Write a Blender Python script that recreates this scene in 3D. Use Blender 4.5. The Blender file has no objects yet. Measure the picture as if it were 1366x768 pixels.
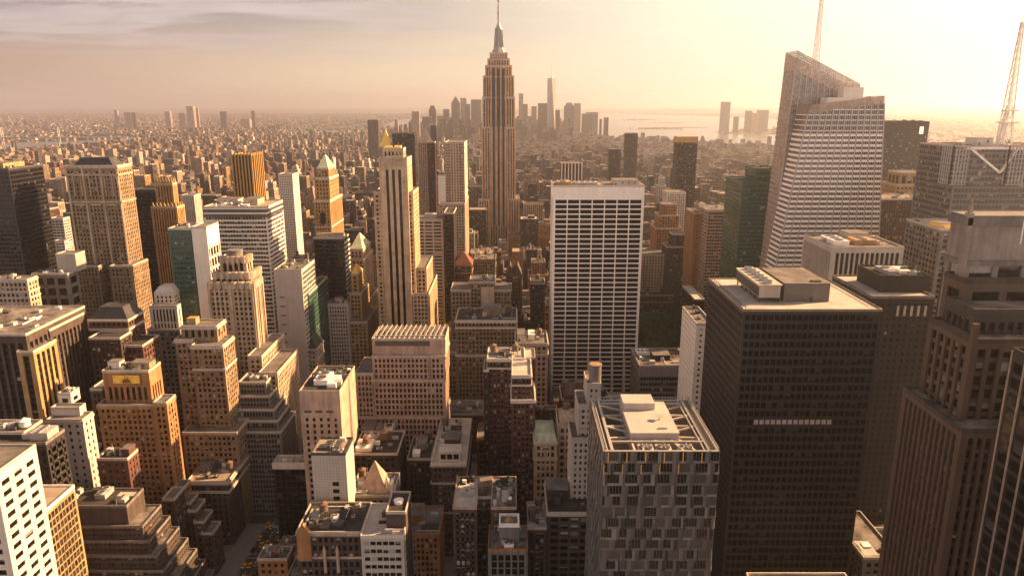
import bpy, math, random
import numpy as np
from mathutils import Vector
random.seed(7)
R = math.radians
scn = bpy.context.scene
COL = scn.collection

# ------------------------------------------------------------------ camera, sky, sun, exposure
H = 260.0                                   # observation deck above the street, metres
F, HU, HV = 975.0, 683.0, 384.0             # focal length in photo pixels, picture centre
PITCH = math.atan(247.0 / F)
SP, CP = math.sin(PITCH), math.cos(PITCH)
cd = bpy.data.cameras.new('camera'); cam = bpy.data.objects.new('camera', cd); COL.objects.link(cam)
cam.location = (0, 0, H); cam.rotation_euler = (math.pi / 2 - PITCH, 0, 0)
cd.lens = F / 1366.0 * 36.0; cd.sensor_width = 36.0; cd.sensor_fit = 'HORIZONTAL'
cd.clip_start = 1.0; cd.clip_end = 150000.0
scn.camera = cam

SUN_AZ, SUN_EL = R(73), R(24)               # azimuth from the view axis (+Y) towards +X
SD = Vector((math.sin(SUN_AZ) * math.cos(SUN_EL), math.cos(SUN_AZ) * math.cos(SUN_EL), math.sin(SUN_EL)))
sl = bpy.data.lights.new('sun', 'SUN'); sun = bpy.data.objects.new('sun', sl); COL.objects.link(sun)
sl.energy = 5.0; sl.angle = R(0.6); sl.color = (1.0, 0.58, 0.27)
sun.rotation_euler = SD.to_track_quat('Z', 'Y').to_euler(); sun.location = (500, 300, 900)

world = bpy.data.worlds.new("World"); scn.world = world; world.use_nodes = True
def make_world():
    nt = world.node_tree; n = nt.nodes; L = nt.links; n.clear()
    out = n.new('ShaderNodeOutputWorld'); add = n.new('ShaderNodeAddShader')
    b1 = n.new('ShaderNodeBackground'); b2 = n.new('ShaderNodeBackground')
    sky = n.new('ShaderNodeTexSky'); sky.sky_type = 'NISHITA'; sky.sun_disc = False
    sky.sun_elevation = SUN_EL; sky.sun_rotation = SUN_AZ
    sky.air_density = 1.0; sky.dust_density = 6.0; sky.ozone_density = 1.0
    b1.inputs[1].default_value = 0.012; L.new(sky.outputs[0], b1.inputs[0])
    tc = n.new('ShaderNodeTexCoord'); sep = n.new('ShaderNodeSeparateXYZ'); L.new(tc.outputs['Generated'], sep.inputs[0])
    def math_(op, a, b=None, clamp=False):
        m = n.new('ShaderNodeMath'); m.operation = op; m.use_clamp = clamp
        for i, x in enumerate((a, b)):
            if x is None: continue
            if isinstance(x, (int, float)): m.inputs[i].default_value = x
            else: L.new(x, m.inputs[i])
        return m.outputs[0]
    dot = n.new('ShaderNodeVectorMath'); dot.operation = 'DOT_PRODUCT'
    L.new(tc.outputs['Generated'], dot.inputs[0]); dot.inputs[1].default_value = (math.sin(R(50)) * .998, math.cos(R(50)) * .998, 0.06)
    g = math_('MULTIPLY_ADD', dot.outputs['Value'], 0.5); n[-1].inputs[2].default_value = 0.5
    ramp = n.new('ShaderNodeValToRGB'); L.new(g, ramp.inputs[0])
    e = ramp.color_ramp.elements
    pts = SKY_RAMP
    e[0].position = pts[0][0]; e[0].color = (*pts[0][1], 1); e[1].position = pts[-1][0]; e[1].color = (*pts[-1][1], 1)
    for p, c in pts[1:-1]:
        q = e.new(p); q.color = (*c, 1)
    # cooler, greyer with height, less so towards the sun
    mr = n.new('ShaderNodeMapRange'); mr.interpolation_type = 'SMOOTHSTEP'
    L.new(sep.outputs['Z'], mr.inputs['Value']); mr.inputs['From Min'].default_value = 0.02; mr.inputs['From Max'].default_value = 0.13
    mr2 = n.new('ShaderNodeMapRange'); mr2.interpolation_type = 'SMOOTHSTEP'
    L.new(g, mr2.inputs['Value']); mr2.inputs['From Min'].default_value = 0.93; mr2.inputs['From Max'].default_value = 0.66
    up = math_('MULTIPLY', mr.outputs[0], mr2.outputs[0])
    mixu = n.new('ShaderNodeMix'); mixu.data_type = 'RGBA'; L.new(up, mixu.inputs[0]); L.new(ramp.outputs[0], mixu.inputs[6]); mixu.inputs[7].default_value = (*SKY_UP, 1)
    # thin streaky cloud deck, mapped on a plane overhead
    zz = math_('ADD', math_('MAXIMUM', sep.outputs['Z'], 0.0), 0.045)
    cx = math_('DIVIDE', sep.outputs['X'], zz); cy = math_('DIVIDE', sep.outputs['Y'], zz)
    cmb = n.new('ShaderNodeCombineXYZ'); L.new(math_('MULTIPLY', cx, 0.55), cmb.inputs[0]); L.new(cy, cmb.inputs[1])
    nz = n.new('ShaderNodeTexNoise'); L.new(cmb.outputs[0], nz.inputs['Vector']); nz.inputs['Scale'].default_value = 1.0; nz.inputs['Detail'].default_value = 9; nz.inputs['Roughness'].default_value = 0.62; nz.inputs['Distortion'].default_value = 0.5
    cr = n.new('ShaderNodeMapRange'); cr.interpolation_type = 'SMOOTHSTEP'; L.new(nz.outputs['Fac'], cr.inputs['Value']); cr.inputs['From Min'].default_value = 0.40; cr.inputs['From Max'].default_value = 0.56
    hm = n.new('ShaderNodeMapRange'); L.new(sep.outputs['Z'], hm.inputs['Value']); hm.inputs['From Min'].default_value = 0.04; hm.inputs['From Max'].default_value = 0.085
    cf = math_('MULTIPLY', cr.outputs[0], hm.outputs[0])
    cf = math_('MULTIPLY', cf, mr2.outputs[0])
    nz2 = n.new('ShaderNodeTexNoise'); L.new(cmb.outputs[0], nz2.inputs['Vector']); nz2.inputs['Scale'].default_value = 1.6; nz2.inputs['Detail'].default_value = 6
    cc = n.new('ShaderNodeMix'); cc.data_type = 'RGBA'; L.new(nz2.outputs['Fac'], cc.inputs[0]); cc.inputs[6].default_value = (0.33, 0.27, 0.30, 1); cc.inputs[7].default_value = (0.98, 0.78, 0.69, 1)
    mixc = n.new('ShaderNodeMix'); mixc.data_type = 'RGBA'; L.new(math_('MULTIPLY', cf, 0.8), mixc.inputs[0]); L.new(mixu.outputs[2], mixc.inputs[6]); L.new(cc.outputs[2], mixc.inputs[7])
    # dimmed overhead; sky behind the deck brightened, an added warm fill for the fronts
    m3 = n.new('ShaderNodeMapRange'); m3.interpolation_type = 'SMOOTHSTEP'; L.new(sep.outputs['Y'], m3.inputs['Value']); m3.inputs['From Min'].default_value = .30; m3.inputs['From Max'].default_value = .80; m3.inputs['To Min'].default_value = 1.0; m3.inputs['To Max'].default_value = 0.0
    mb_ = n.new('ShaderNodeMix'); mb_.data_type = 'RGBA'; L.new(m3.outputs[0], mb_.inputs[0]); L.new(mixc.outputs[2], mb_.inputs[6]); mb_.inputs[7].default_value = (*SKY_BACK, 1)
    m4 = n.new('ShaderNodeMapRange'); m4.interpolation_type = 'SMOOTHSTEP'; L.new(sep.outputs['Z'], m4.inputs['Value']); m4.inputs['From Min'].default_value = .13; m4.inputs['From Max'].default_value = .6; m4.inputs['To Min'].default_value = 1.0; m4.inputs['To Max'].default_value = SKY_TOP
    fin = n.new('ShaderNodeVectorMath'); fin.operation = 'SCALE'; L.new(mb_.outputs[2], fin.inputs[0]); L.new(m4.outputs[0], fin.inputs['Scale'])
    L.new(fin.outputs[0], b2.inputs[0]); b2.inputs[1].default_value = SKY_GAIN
    L.new(b1.outputs[0], add.inputs[0]); L.new(b2.outputs[0], add.inputs[1]); L.new(add.outputs[0], out.inputs[0])
SKY_RAMP = [(0.0, (.40, .34, .33)), (0.30, (.42, .33, .30)), (0.50, (.47, .29, .205)), (0.56, (.57, .37, .26)), (0.66, (.80, .57, .39)), (0.74, (.93, .72, .48)), (0.82, (.98, .80, .55)), (0.92, (1.0, .90, .69)), (0.98, (1.1, 1.02, .84)), (1.0, (1.8, 1.65, 1.35))]
SKY_UP = (.31, .25, .275)
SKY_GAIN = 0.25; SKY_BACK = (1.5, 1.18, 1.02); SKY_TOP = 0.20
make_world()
scn.view_settings.view_transform = 'Standard'; scn.view_settings.look = 'None'
scn.view_settings.exposure = 2.0; scn.view_settings.gamma = 1.0; scn.view_settings.use_curve_mapping = False
cy_ = scn.cycles
cy_.use_denoising = True; cy_.max_bounces = 5; cy_.diffuse_bounces = 3; cy_.glossy_bounces = 2; cy_.transmission_bounces = 2
cy_.volume_bounces = 1; cy_.transparent_max_bounces = 8; cy_.caustics_reflective = False; cy_.caustics_refractive = False
HAZE_DENSITY, HAZE_COLOR, HAZE_G = 0.75e-4, (0.98, 0.95, 0.97), 0.8

# ------------------------------------------------------------------ geometry of the view (photo pixel at a known distance -> point)
def ray(u, v):
    dx = (u - HU) / F; dy = (v - HV) / F
    return dx, CP - dy * SP, -SP - dy * CP
def at(u, v, Y):
    dx, d, zc = ray(u, v); t = Y / d
    return dx * t, H + zc * t
def ground_at(u, v, z=0.0):
    dx, d, zc = ray(u, v); t = (z - H) / zc
    return dx * t, d * t
def proj(x, y, z):
    dp = y * CP - (z - H) * SP
    return HU + F * x / dp, HV - F * (y * SP + (z - H) * CP) / dp
def back_y(x, z, u2):
    return (F * x / (u2 - HU) + (z - H) * SP) / CP

# ------------------------------------------------------------------ mesh builder
class MB:
    def __init__(s): s.v = []; s.f = []; s.m = []
    def add(s, vs, fs, mi=0):
        b = len(s.v); s.v += vs
        for f in fs: s.f.append(tuple(b + i for i in f)); s.m.append(mi)
    def box(s, x0, x1, y0, y1, z0, z1, mi=0):
        s.add([(x0,y0,z0),(x1,y0,z0),(x1,y1,z0),(x0,y1,z0),(x0,y0,z1),(x1,y0,z1),(x1,y1,z1),(x0,y1,z1)],
              [(0,1,5,4),(1,2,6,5),(2,3,7,6),(3,0,4,7),(4,5,6,7),(3,2,1,0)], mi)
    def frus(s, a, z0, b, z1, mi=0):       # a, b = (x0,x1,y0,y1)
        s.add([(a[0],a[2],z0),(a[1],a[2],z0),(a[1],a[3],z0),(a[0],a[3],z0),(b[0],b[2],z1),(b[1],b[2],z1),(b[1],b[3],z1),(b[0],b[3],z1)],
              [(0,1,5,4),(1,2,6,5),(2,3,7,6),(3,0,4,7),(4,5,6,7),(3,2,1,0)], mi)
    def prism(s, pts, z0, z1, mi=0, top=None):   # pts ccw; top = other outline
        n = len(pts); top = top or pts
        vs = [(p[0],p[1],z0) for p in pts] + [(p[0],p[1],z1 if len(p) < 3 else p[2]) for p in top]
        fs = [(i, (i+1) % n, n + (i+1) % n, n + i) for i in range(n)] + [tuple(range(n, 2*n)), tuple(range(n-1, -1, -1))]
        s.add(vs, fs, mi)
    def cyl(s, x, y, z0, z1, r0, r1=None, n=14, mi=0):
        r1 = r0 if r1 is None else r1
        c = [(math.cos(2*math.pi*i/n), math.sin(2*math.pi*i/n)) for i in range(n)]
        s.prism([(x+r0*a, y+r0*b) for a, b in c], z0, z1, mi, [(x+r1*a, y+r1*b) for a, b in c])
    def bar(s, p, q, r, mi=0):
        p = Vector(p); q = Vector(q); d = (q - p).normalized()
        a = d.cross(Vector((0,0,1)) if abs(d.z) < .9 else Vector((1,0,0))).normalized() * r; b = d.cross(a).normalized() * r
        vs = [tuple(o + k) for o in (p, q) for k in (a+b, b-a, -a-b, a-b)]
        s.add(vs, [(0,1,5,4),(1,2,6,5),(2,3,7,6),(3,0,4,7),(4,5,6,7),(3,2,1,0)], mi)
    def mesh(s, name, mats, off=(0,0,0)):
        me = bpy.data.meshes.new(name)
        me.from_pydata([(a-off[0], b-off[1], c-off[2]) for a, b, c in s.v], [], s.f)
        for m in mats: me.materials.append(m)
        if any(s.m): me.polygons.foreach_set('material_index', s.m)
        me.update(); return me
def obj(name, mb, mats, root=None, off=None, sub=None):
    if not isinstance(mats, (list, tuple)): mats = [mats]
    o_ = off if off is not None else (tuple(root['o']) if root is not None else (0,0,0))
    o = bpy.data.objects.new(name, mb.mesh(name, mats, o_)); COL.objects.link(o)
    if root is not None: o.parent = sub or root
    return o
def tag(o, label=None, cat=None, group=None, kind=None):
    for k, x in (('label', label), ('category', cat), ('group', group), ('kind', kind)):
        if x: o[k] = x
    return o
def empty(name, loc, label, cat, group=None):
    o = bpy.data.objects.new(name, None); COL.objects.link(o); o.location = loc; o['o'] = loc
    o.empty_display_size = 5
    return tag(o, label, cat, group)

# ------------------------------------------------------------------ materials
M = {}
def nodes_of(name):
    m = bpy.data.materials.new(name); m.use_nodes = True
    nt = m.node_tree; return m, nt, nt.nodes['Principled BSDF']
def wall(name, col, rough=.85, var=.42, spec=.25, brick=0.0):
    m, nt, p = nodes_of(name); n = nt.nodes; L = nt.links
    geo = n.new('ShaderNodeNewGeometry')
    mp = n.new('ShaderNodeMapping'); L.new(geo.outputs['Position'], mp.inputs[0]); mp.inputs['Scale'].default_value = (.5, .5, .035)
    n1 = n.new('ShaderNodeTexNoise'); L.new(mp.outputs[0], n1.inputs['Vector']); n1.inputs['Scale'].default_value = 1.0; n1.inputs['Detail'].default_value = 4
    mp2 = n.new('ShaderNodeMapping'); L.new(geo.outputs['Position'], mp2.inputs[0]); mp2.inputs['Scale'].default_value = (.09, .09, .13)
    n2 = n.new('ShaderNodeTexNoise'); L.new(mp2.outputs[0], n2.inputs['Vector']); n2.inputs['Scale'].default_value = 1.0; n2.inputs['Detail'].default_value = 6; n2.inputs['Roughness'].default_value = .65
    a = n.new('ShaderNodeMath'); a.operation = 'ADD'; L.new(n1.outputs['Fac'], a.inputs[0]); L.new(n2.outputs['Fac'], a.inputs[1])
    mr = n.new('ShaderNodeMapRange'); L.new(a.outputs[0], mr.inputs['Value']); mr.inputs['From Min'].default_value = .7; mr.inputs['From Max'].default_value = 1.3
    mr.inputs['To Min'].default_value = 1 - var; mr.inputs['To Max'].default_value = 1 + var * .6
    mx = n.new('ShaderNodeVectorMath'); mx.operation = 'SCALE'; mx.inputs[0].default_value = col; L.new(mr.outputs[0], mx.inputs['Scale'])
    L.new(mx.outputs[0], p.inputs['Base Color'])
    p.inputs['Roughness'].default_value = rough; p.inputs['Specular IOR Level'].default_value = spec
    M[name] = m; return m
def roofmat(name, c0, c1, rough=.9):
    m, nt, p = nodes_of(name); n = nt.nodes; L = nt.links
    geo = n.new('ShaderNodeNewGeometry')
    n1 = n.new('ShaderNodeTexNoise'); L.new(geo.outputs['Position'], n1.inputs['Vector']); n1.inputs['Scale'].default_value = .11; n1.inputs['Detail'].default_value = 7; n1.inputs['Roughness'].default_value = .7
    r = n.new('ShaderNodeValToRGB'); L.new(n1.outputs['Fac'], r.inputs[0]); r.color_ramp.elements[0].position = .35; r.color_ramp.elements[1].position = .65
    r.color_ramp.elements[0].color = (*c0, 1); r.color_ramp.elements[1].color = (*c1, 1)
    L.new(r.outputs[0], p.inputs['Base Color']); p.inputs['Roughness'].default_value = rough; p.inputs['Specular IOR Level'].default_value = .2
    M[name] = m; return m
def plain(name, col, rough=.5, metal=0.0, spec=.5, emit=None):
    m, nt, p = nodes_of(name); n = nt.nodes; L = nt.links
    geo = n.new('ShaderNodeNewGeometry')
    n1 = n.new('ShaderNodeTexNoise'); L.new(geo.outputs['Position'], n1.inputs['Vector']); n1.inputs['Scale'].default_value = .35; n1.inputs['Detail'].default_value = 5
    mr = n.new('ShaderNodeMapRange'); L.new(n1.outputs['Fac'], mr.inputs['Value']); mr.inputs['From Min'].default_value = .3; mr.inputs['From Max'].default_value = .7; mr.inputs['To Min'].default_value = .8; mr.inputs['To Max'].default_value = 1.12
    mx = n.new('ShaderNodeVectorMath'); mx.operation = 'SCALE'; mx.inputs[0].default_value = col; L.new(mr.outputs[0], mx.inputs['Scale'])
    L.new(mx.outputs[0], p.inputs['Base Color']); p.inputs['Roughness'].default_value = rough; p.inputs['Metallic'].default_value = metal; p.inputs['Specular IOR Level'].default_value = spec
    if emit: p.inputs['Emission Color'].default_value = (*emit[0], 1); p.inputs['Emission Strength'].default_value = emit[1]
    M[name] = m; return m
def glass(name, col, rough=.08, spec=.6, wob=.02):
    m, nt, p = nodes_of(name); n = nt.nodes; L = nt.links
    geo = n.new('ShaderNodeNewGeometry')
    n1 = n.new('ShaderNodeTexNoise'); L.new(geo.outputs['Position'], n1.inputs['Vector']); n1.inputs['Scale'].default_value = .4; n1.inputs['Detail'].default_value = 2
    mr = n.new('ShaderNodeMapRange'); L.new(n1.outputs['Fac'], mr.inputs['Value']); mr.inputs['From Min'].default_value = .35; mr.inputs['From Max'].default_value = .65; mr.inputs['To Min'].default_value = .4; mr.inputs['To Max'].default_value = 1.6
    mx = n.new('ShaderNodeVectorMath'); mx.operation = 'SCALE'; mx.inputs[0].default_value = col; L.new(mr.outputs[0], mx.inputs['Scale'])
    bp = n.new('ShaderNodeBump'); bp.inputs['Strength'].default_value = wob * 6; bp.inputs['Distance'].default_value = .3; L.new(n1.outputs['Fac'], bp.inputs['Height']); L.new(bp.outputs[0], p.inputs['Normal'])
    L.new(mx.outputs[0], p.inputs['Base Color']); p.inputs['Roughness'].default_value = rough; p.inputs['Specular IOR Level'].default_value = spec
    M[name] = m; return m
wall('tan_stone', (.225, .165, .105)); wall('cream_stone', (.40, .315, .23)); wall('pink_stone', (.39, .285, .225)); wall('grey_stone', (.16, .148, .14))
wall('white_stone', (.56, .50, .44), var=.18); wall('white_panel', (.66, .60, .54), rough=.6, var=.12); wall('pale_panel', (.42, .38, .35), rough=.6, var=.15)
wall('brown_brick', (.085, .06, .049)); wall('red_brick', (.10, .048, .038)); wall('orange_brick', (.30, .155, .07)); wall('dark_brick', (.042, .032, .028))
wall('dark_stone', (.028, .025, .025)); wall('brown_stone', (.068, .052, .045)); wall('gold_brick', (.33, .215, .10)); wall('pink_granite', (.085, .058, .047), rough=.45, var=.2)
wall('black_metal', (.014, .014, .018), rough=.4, var=.2, spec=.4); wall('dark_bronze', (.03, .023, .019), rough=.45, var=.2); wall('green_metal', (.045, .10, .075), rough=.4, var=.2)
wall('steel', (.32, .30, .28), rough=.4, var=.2, spec=.5); wall('grey_panel', (.15, .142, .137), rough=.6, var=.2); wall('dark_brown_tower', (.026, .022, .021), rough=.7, var=.2)
wall('gold_metal', (.42, .25, .08), rough=.35, var=.2); wall('lime_coping', (.42, .37, .32), var=.2); wall('copper_green', (.36, .41, .30), rough=.6); wall('red_tile', (.14, .06, .048)); wall('pale_granite', (.24, .20, .175))
wall('slate', (.045, .045, .048), rough=.6); wall('gilt', (.92, .58, .10), rough=.35, var=.12, spec=.6); M['gilt'].node_tree.nodes['Principled BSDF'].inputs['Metallic'].default_value = .3
roofmat('roof_grey', (.08, .073, .07), (.19, .17, .16)); roofmat('roof_dark', (.022, .02, .02), (.06, .053, .05)); roofmat('roof_pale', (.30, .27, .245), (.48, .43, .39)); roofmat('roof_tan', (.21, .17, .135), (.32, .26, .205)); roofmat('roof_mix', (.035, .031, .03), (.25, .22, .205))
plain('wood', (.12, .08, .055), .8); plain('white_paint', (.78, .74, .68), .5); plain('dark_metal', (.05, .05, .05), .5); plain('grey_metal', (.32, .31, .30), .45); plain('rust', (.15, .085, .05), .8)
plain('blind', (.17, .145, .125), .8); plain('curtain_glint', (.33, .29, .26), .8); plain('blind_dim', (.03, .027, .026), .7); plain('fin_metal', (.62, .50, .42), .35, .6); plain('gold_edge', (.75, .45, .12), .35, .5); plain('yellow_tile', (.75, .48, .06), .5)  # the paler blind tone also paints in sun glints on window panes
glass('glass_dark', (.009, .008, .008), .1, .16); glass('glass_mid', (.03, .027, .026), .12, .35); glass('glass_blue', (.014, .019, .028), .06, .4); glass('glass_green', (.022, .052, .044), .07, .4); glass('glass_black', (.006, .006, .007), .05, .22)
glass('glass_matt', (.007, .007, .008), .3, .12); glass('glass_smoke', (.012, .012, .013), .1, .35); glass('glass_pale', (.22, .20, .18), .15, .8)

wall('granite_grey', (.04, .035, .034), rough=.5, var=.2); wall('landmark_stone', (.58, .40, .265)); wall('golden_stone', (.52, .38, .245)); wall('bright_panel', (.88, .81, .73), rough=.6, var=.1)
# ------------------------------------------------------------------ buildings: tiers (boxes with a facade of piers, spandrels and recessed windows)
def S(bay=3.4, fl=3.7, pw=.43, sh=.43, pd=.3, sd=.13, top=2.2, sp=None, gl='glass_dark', blank='', cw=.8, blind=.22, base=0.0):
    return dict(bay=bay, fl=fl, pw=pw, sh=sh, pd=pd, sd=sd, top=top, sp=sp, gl=gl, blank=blank, cw=cw, blind=blind, base=base)
PUNCH = S(); VERT = S(3.2, 3.7, .45, .42, .6, .2); BAND = S(4.5, 3.8, .14, .52, .15, .4); CURT = S(1.9, 3.8, .14, .3, .2, .12, blind=.12)
BLANK = S(blank='nseW')
BUILDS = []
def T(u0, u1, v, Y, D=None, u2=None, st=PUNCH, w='tan_stone', on=None, roof='roof_grey', par=1.0, z=None, cop='lime_coping', z0=None):
    return dict(u0=u0, u1=u1, v=v, Y=Y, D=D, u2=u2, st=st, w=w, on=on, roof=roof, par=par, z=z, cop=cop, z0=z0)
FARTHER = dict(deco_tower=1.12, corner_tower=1.05, chamfer_block=1.18, brown_side_block=1.1, red_mid_block=1.12, brown_mid_block=1.12, mansard_hotel=1.15, grid_tower=1.2)
def B(name, cat, label, short, *tiers, feats=(), extra=None, group=None):
    ts = []
    if name in FARTHER:
        for t in tiers: t['Y'] *= FARTHER[name]
    for t in tiers:
        if 'rect' not in t:
            x0, z = at(t['u0'], t['v'], t['Y']); x1, _ = at(t['u1'], t['v'], t['Y'])
            y0 = t['Y']
            D = t['D']
            if D is None: D = (back_y(x1, z, t['u2']) - y0) if t['u2'] else 25.0
            t['rect'] = (x0, x1, y0, y0 + max(D, 4.0)); t['z1'] = z
        ts.append(t)
    for t in ts: t['zb'] = ts[t['on']]['z1'] if t['on'] is not None else (t['z0'] or 0.0)
    b = dict(name=name, cat=cat, label=label, short=short, tiers=ts, feats=feats, extra=extra, group=group, generic=False)
    BUILDS.append(b); return b
def faces_of(t):
    x0, x1, y0, y1 = t['rect']; i = max(t['st']['pd'], t['st']['sd'])
    return dict(n=('n', x0 + i, x1 - i, y0 + i), s=('s', x0 + i, x1 - i, y1 - i), e=('e', y0 + i, y1 - i, x0 + i), W=('W', y0 + i, y1 - i, x1 - i)), i
def fbox(mb, f, s0, s1, d0, d1, z0, z1, mi=0):
    k, a, b, c = f
    if k == 'n': mb.box(a + s0, a + s1, c - d1, c - d0, z0, z1, mi)
    elif k == 's': mb.box(a + s0, a + s1, c + d0, c + d1, z0, z1, mi)
    elif k == 'e': mb.box(c - d1, c - d0, a + s0, a + s1, z0, z1, mi)
    else: mb.box(c + d0, c + d1, a + s0, a + s1, z0, z1, mi)
def facade(mw, ms, panes, t, f):
    st = t['st']; k, a, b, c = f; Wd = b - a; z0 = t['zb'] + st['base']; z1 = t['z1'] - st['top']
    if z1 - z0 < 2.2 or Wd < 2.5: return
    nf = max(1, round((z1 - z0) / st['fl'])); fh = (z1 - z0) / nf
    cw = min(st['cw'], Wd * .2); nb = max(1, round((Wd - 2 * cw) / st['bay'])); bw = (Wd - 2 * cw) / nb
    if cw > .05:
        fbox(mw, f, 0, cw, -.05, st['pd'], z0, z1 + .001); fbox(mw, f, Wd - cw, Wd, -.05, st['pd'], z0, z1 + .001)
    fbox(mw, f, 0, Wd, -.05, max(st['pd'], st['sd']) + .04, z1, t['z1'] - .003)
    hp = bw * st['pw'] / 2
    if hp > .04:
        for j in range(nb + 1):
            s = cw + j * bw
            s0, s1 = max(s - hp, cw - .01), min(s + hp, Wd - cw + .01)
            fbox(mw, f, s0, s1, -.05, st['pd'], z0, z1 + .002)
    sh = fh * st['sh']
    for i in range(nf):
        fbox(ms, f, cw * .98, Wd - cw * .98, -.05, st['sd'], z0 + i * fh, z0 + i * fh + sh)
    ww = bw - 2 * hp - .02; wh = fh - sh - .02
    if k == 's': return
    for i in range(nf):
        for j in range(nb):
            panes.append((f, cw + (j + .5) * bw, z0 + i * fh + sh + wh / 2 + .01, ww, wh, st['gl'], st['blind']))
def pane_geo(mb, f, s, z, w, h, var):
    bm = 1
    if var > 3: var -= 3; bm = 2
    s0, s1 = s - w / 2, s + w / 2; z0, z1 = z - h / 2, z + h / 2
    fr = (0, .38, .68, 1.0)[var]
    zs = z1 - h * fr
    if fr < 1: fbox(mb, f, s0, s1, 0.004, .05, z0, zs, 0)
    if fr > 0: fbox(mb, f, s0, s1, 0.004, .055, zs, z1, bm)
def pane_px(f, s, z, w, h):
    k, a, b, c = f
    if k == 'n': x, y = a + s, c
    else: x, y = c, a + s
    dp = y * CP - (z - H) * SP
    if dp < 5: return 0, 0, 0, 0
    u, v = proj(x, y, z)
    if not (0 < u < 1366 and 0 < v < 768): return 0, u, v, y
    if (k == 'e' and x < 0) or (k == 'W' and x > 0): return 0, u, v, y
    sc = F / dp
    return h * sc * w * sc * (1.0 if k == 'n' else abs(x) / y), u, v, y
ZS = 0.5; ZB = np.full((384, 683), 1e9)
def zfill(poly, depthfn):
    us = [p[0] * ZS for p in poly]; vs = [p[1] * ZS for p in poly]
    u0, u1 = max(0, int(min(us))), min(682, int(max(us)) + 1); v0, v1 = max(0, int(min(vs))), min(383, int(max(vs)) + 1)
    if u0 > u1 or v0 > v1: return None
    gu, gv = np.meshgrid(np.arange(u0, u1 + 1) + .5, np.arange(v0, v1 + 1) + .5)
    ins = np.ones(gu.shape, bool); n = len(poly)
    ar = sum(us[i] * vs[(i+1) % n] - us[(i+1) % n] * vs[i] for i in range(n)); sg = 1 if ar > 0 else -1
    for i in range(n):
        j = (i + 1) % n
        ins &= sg * ((us[j]-us[i]) * (gv - vs[i]) - (vs[j]-vs[i]) * (gu - us[i])) >= 0
    if not ins.any(): return None
    dx = (gu / ZS - HU) / F; dy = (gv / ZS - HV) / F
    d = depthfn(dx, CP - dy * SP, -SP - dy * CP)
    return v0, v1, u0, u1, ins, d
def box_faces(rect, z0, z1):
    x0, x1, y0, y1 = rect; out = []
    if y0 < 6: return out
    P = lambda *a: proj(*a)
    out.append(([P(x0,y0,z0),P(x1,y0,z0),P(x1,y0,z1),P(x0,y0,z1)], lambda dx, d, zc: np.full(dx.shape, y0)))
    if x1 < 0: out.append(([P(x1,y0,z0),P(x1,y1,z0),P(x1,y1,z1),P(x1,y0,z1)], lambda dx, d, zc: x1 * d / np.where(np.abs(dx) < 1e-6, -1e-6, dx)))
    if x0 > 0: out.append(([P(x0,y0,z0),P(x0,y1,z0),P(x0,y1,z1),P(x0,y0,z1)], lambda dx, d, zc: x0 * d / np.where(np.abs(dx) < 1e-6, 1e-6, dx)))
    if z1 < H: out.append(([P(x0,y0,z1),P(x1,y0,z1),P(x1,y1,z1),P(x0,y1,z1)], lambda dx, d, zc: (z1 - H) * d / np.where(zc > -1e-6, -1e-6, zc)))
    return out
def zdraw(rect, z0, z1):
    for poly, fn in box_faces(rect, z0, z1):
        r = zfill(poly, fn)
        if r is None: continue
        v0, v1, u0, u1, ins, d = r; sub = ZB[v0:v1+1, u0:u1+1]
        np.copyto(sub, np.minimum(sub, np.where(ins, d, 1e9)))
def zvis(rect, z0, z1):
    n = 0; su = sv = 0.0
    for poly, fn in box_faces(rect, z0, z1):
        r = zfill(poly, fn)
        if r is None: continue
        v0, v1, u0, u1, ins, d = r
        ok = ins & (d <= ZB[v0:v1+1, u0:u1+1] + .5); k = int(ok.sum())
        if k:
            vv, uu = np.nonzero(ok); n += k; su += float((uu + u0).sum()); sv += float((vv + v0).sum())
    return (n, su / n / ZS, sv / n / ZS) if n else (0, 0, 0)
def visible(u, v, y):
    a, b = int(v * ZS), int(u * ZS)
    if not (0 <= a < 384 and 0 <= b < 683): return False
    return y <= ZB[a, b] + 6
def parapet(mb, rect, z, h, th=.45, out=.1):
    x0, x1, y0, y1 = rect; x0 -= out; x1 += out; y0 -= out; y1 += out; zz = z - .5
    mb.box(x0, x1, y0, y0 + th, zz, z + h); mb.box(x0, x1, y1 - th, y1, zz, z + h)
    mb.box(x0, x0 + th, y0 + th, y1 - th, zz, z + h); mb.box(x1 - th, x1, y0 + th, y1 - th, zz, z + h)
def tank(root, x, y, z, r=2.2, h=4.2, legs=2.5, mat='wood'):
    mb = MB(); mb.cyl(x, y, z+legs+.25, z+legs+h, r, r*.95, 18)
    o = obj('water_tank', mb, M[mat], root)
    mb = MB()
    for a, b in ((-1,-1),(1,-1),(1,1),(-1,1)): mb.bar((x+a*r*.62, y+b*r*.62, z - .05), (x+a*r*.62, y+b*r*.62, z+legs), .16)
    mb.box(x-r*.8, x+r*.8, y-r*.8, y+r*.8, z+legs, z+legs+.25)
    for q in (.3, .6, .85): mb.cyl(x, y, z+legs+h*q, z+legs+h*q+.12, r*1.02, r*1.02)
    obj('tank_stand', mb, M['dark_metal'], root, sub=o)
    mb = MB(); mb.cyl(x, y, z+legs+h, z+legs+h+r*.55, r*1.08, .1, 18); obj('tank_lid', mb, M[mat if mat != 'wood' else 'rust'], root, sub=o)
    return o
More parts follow.
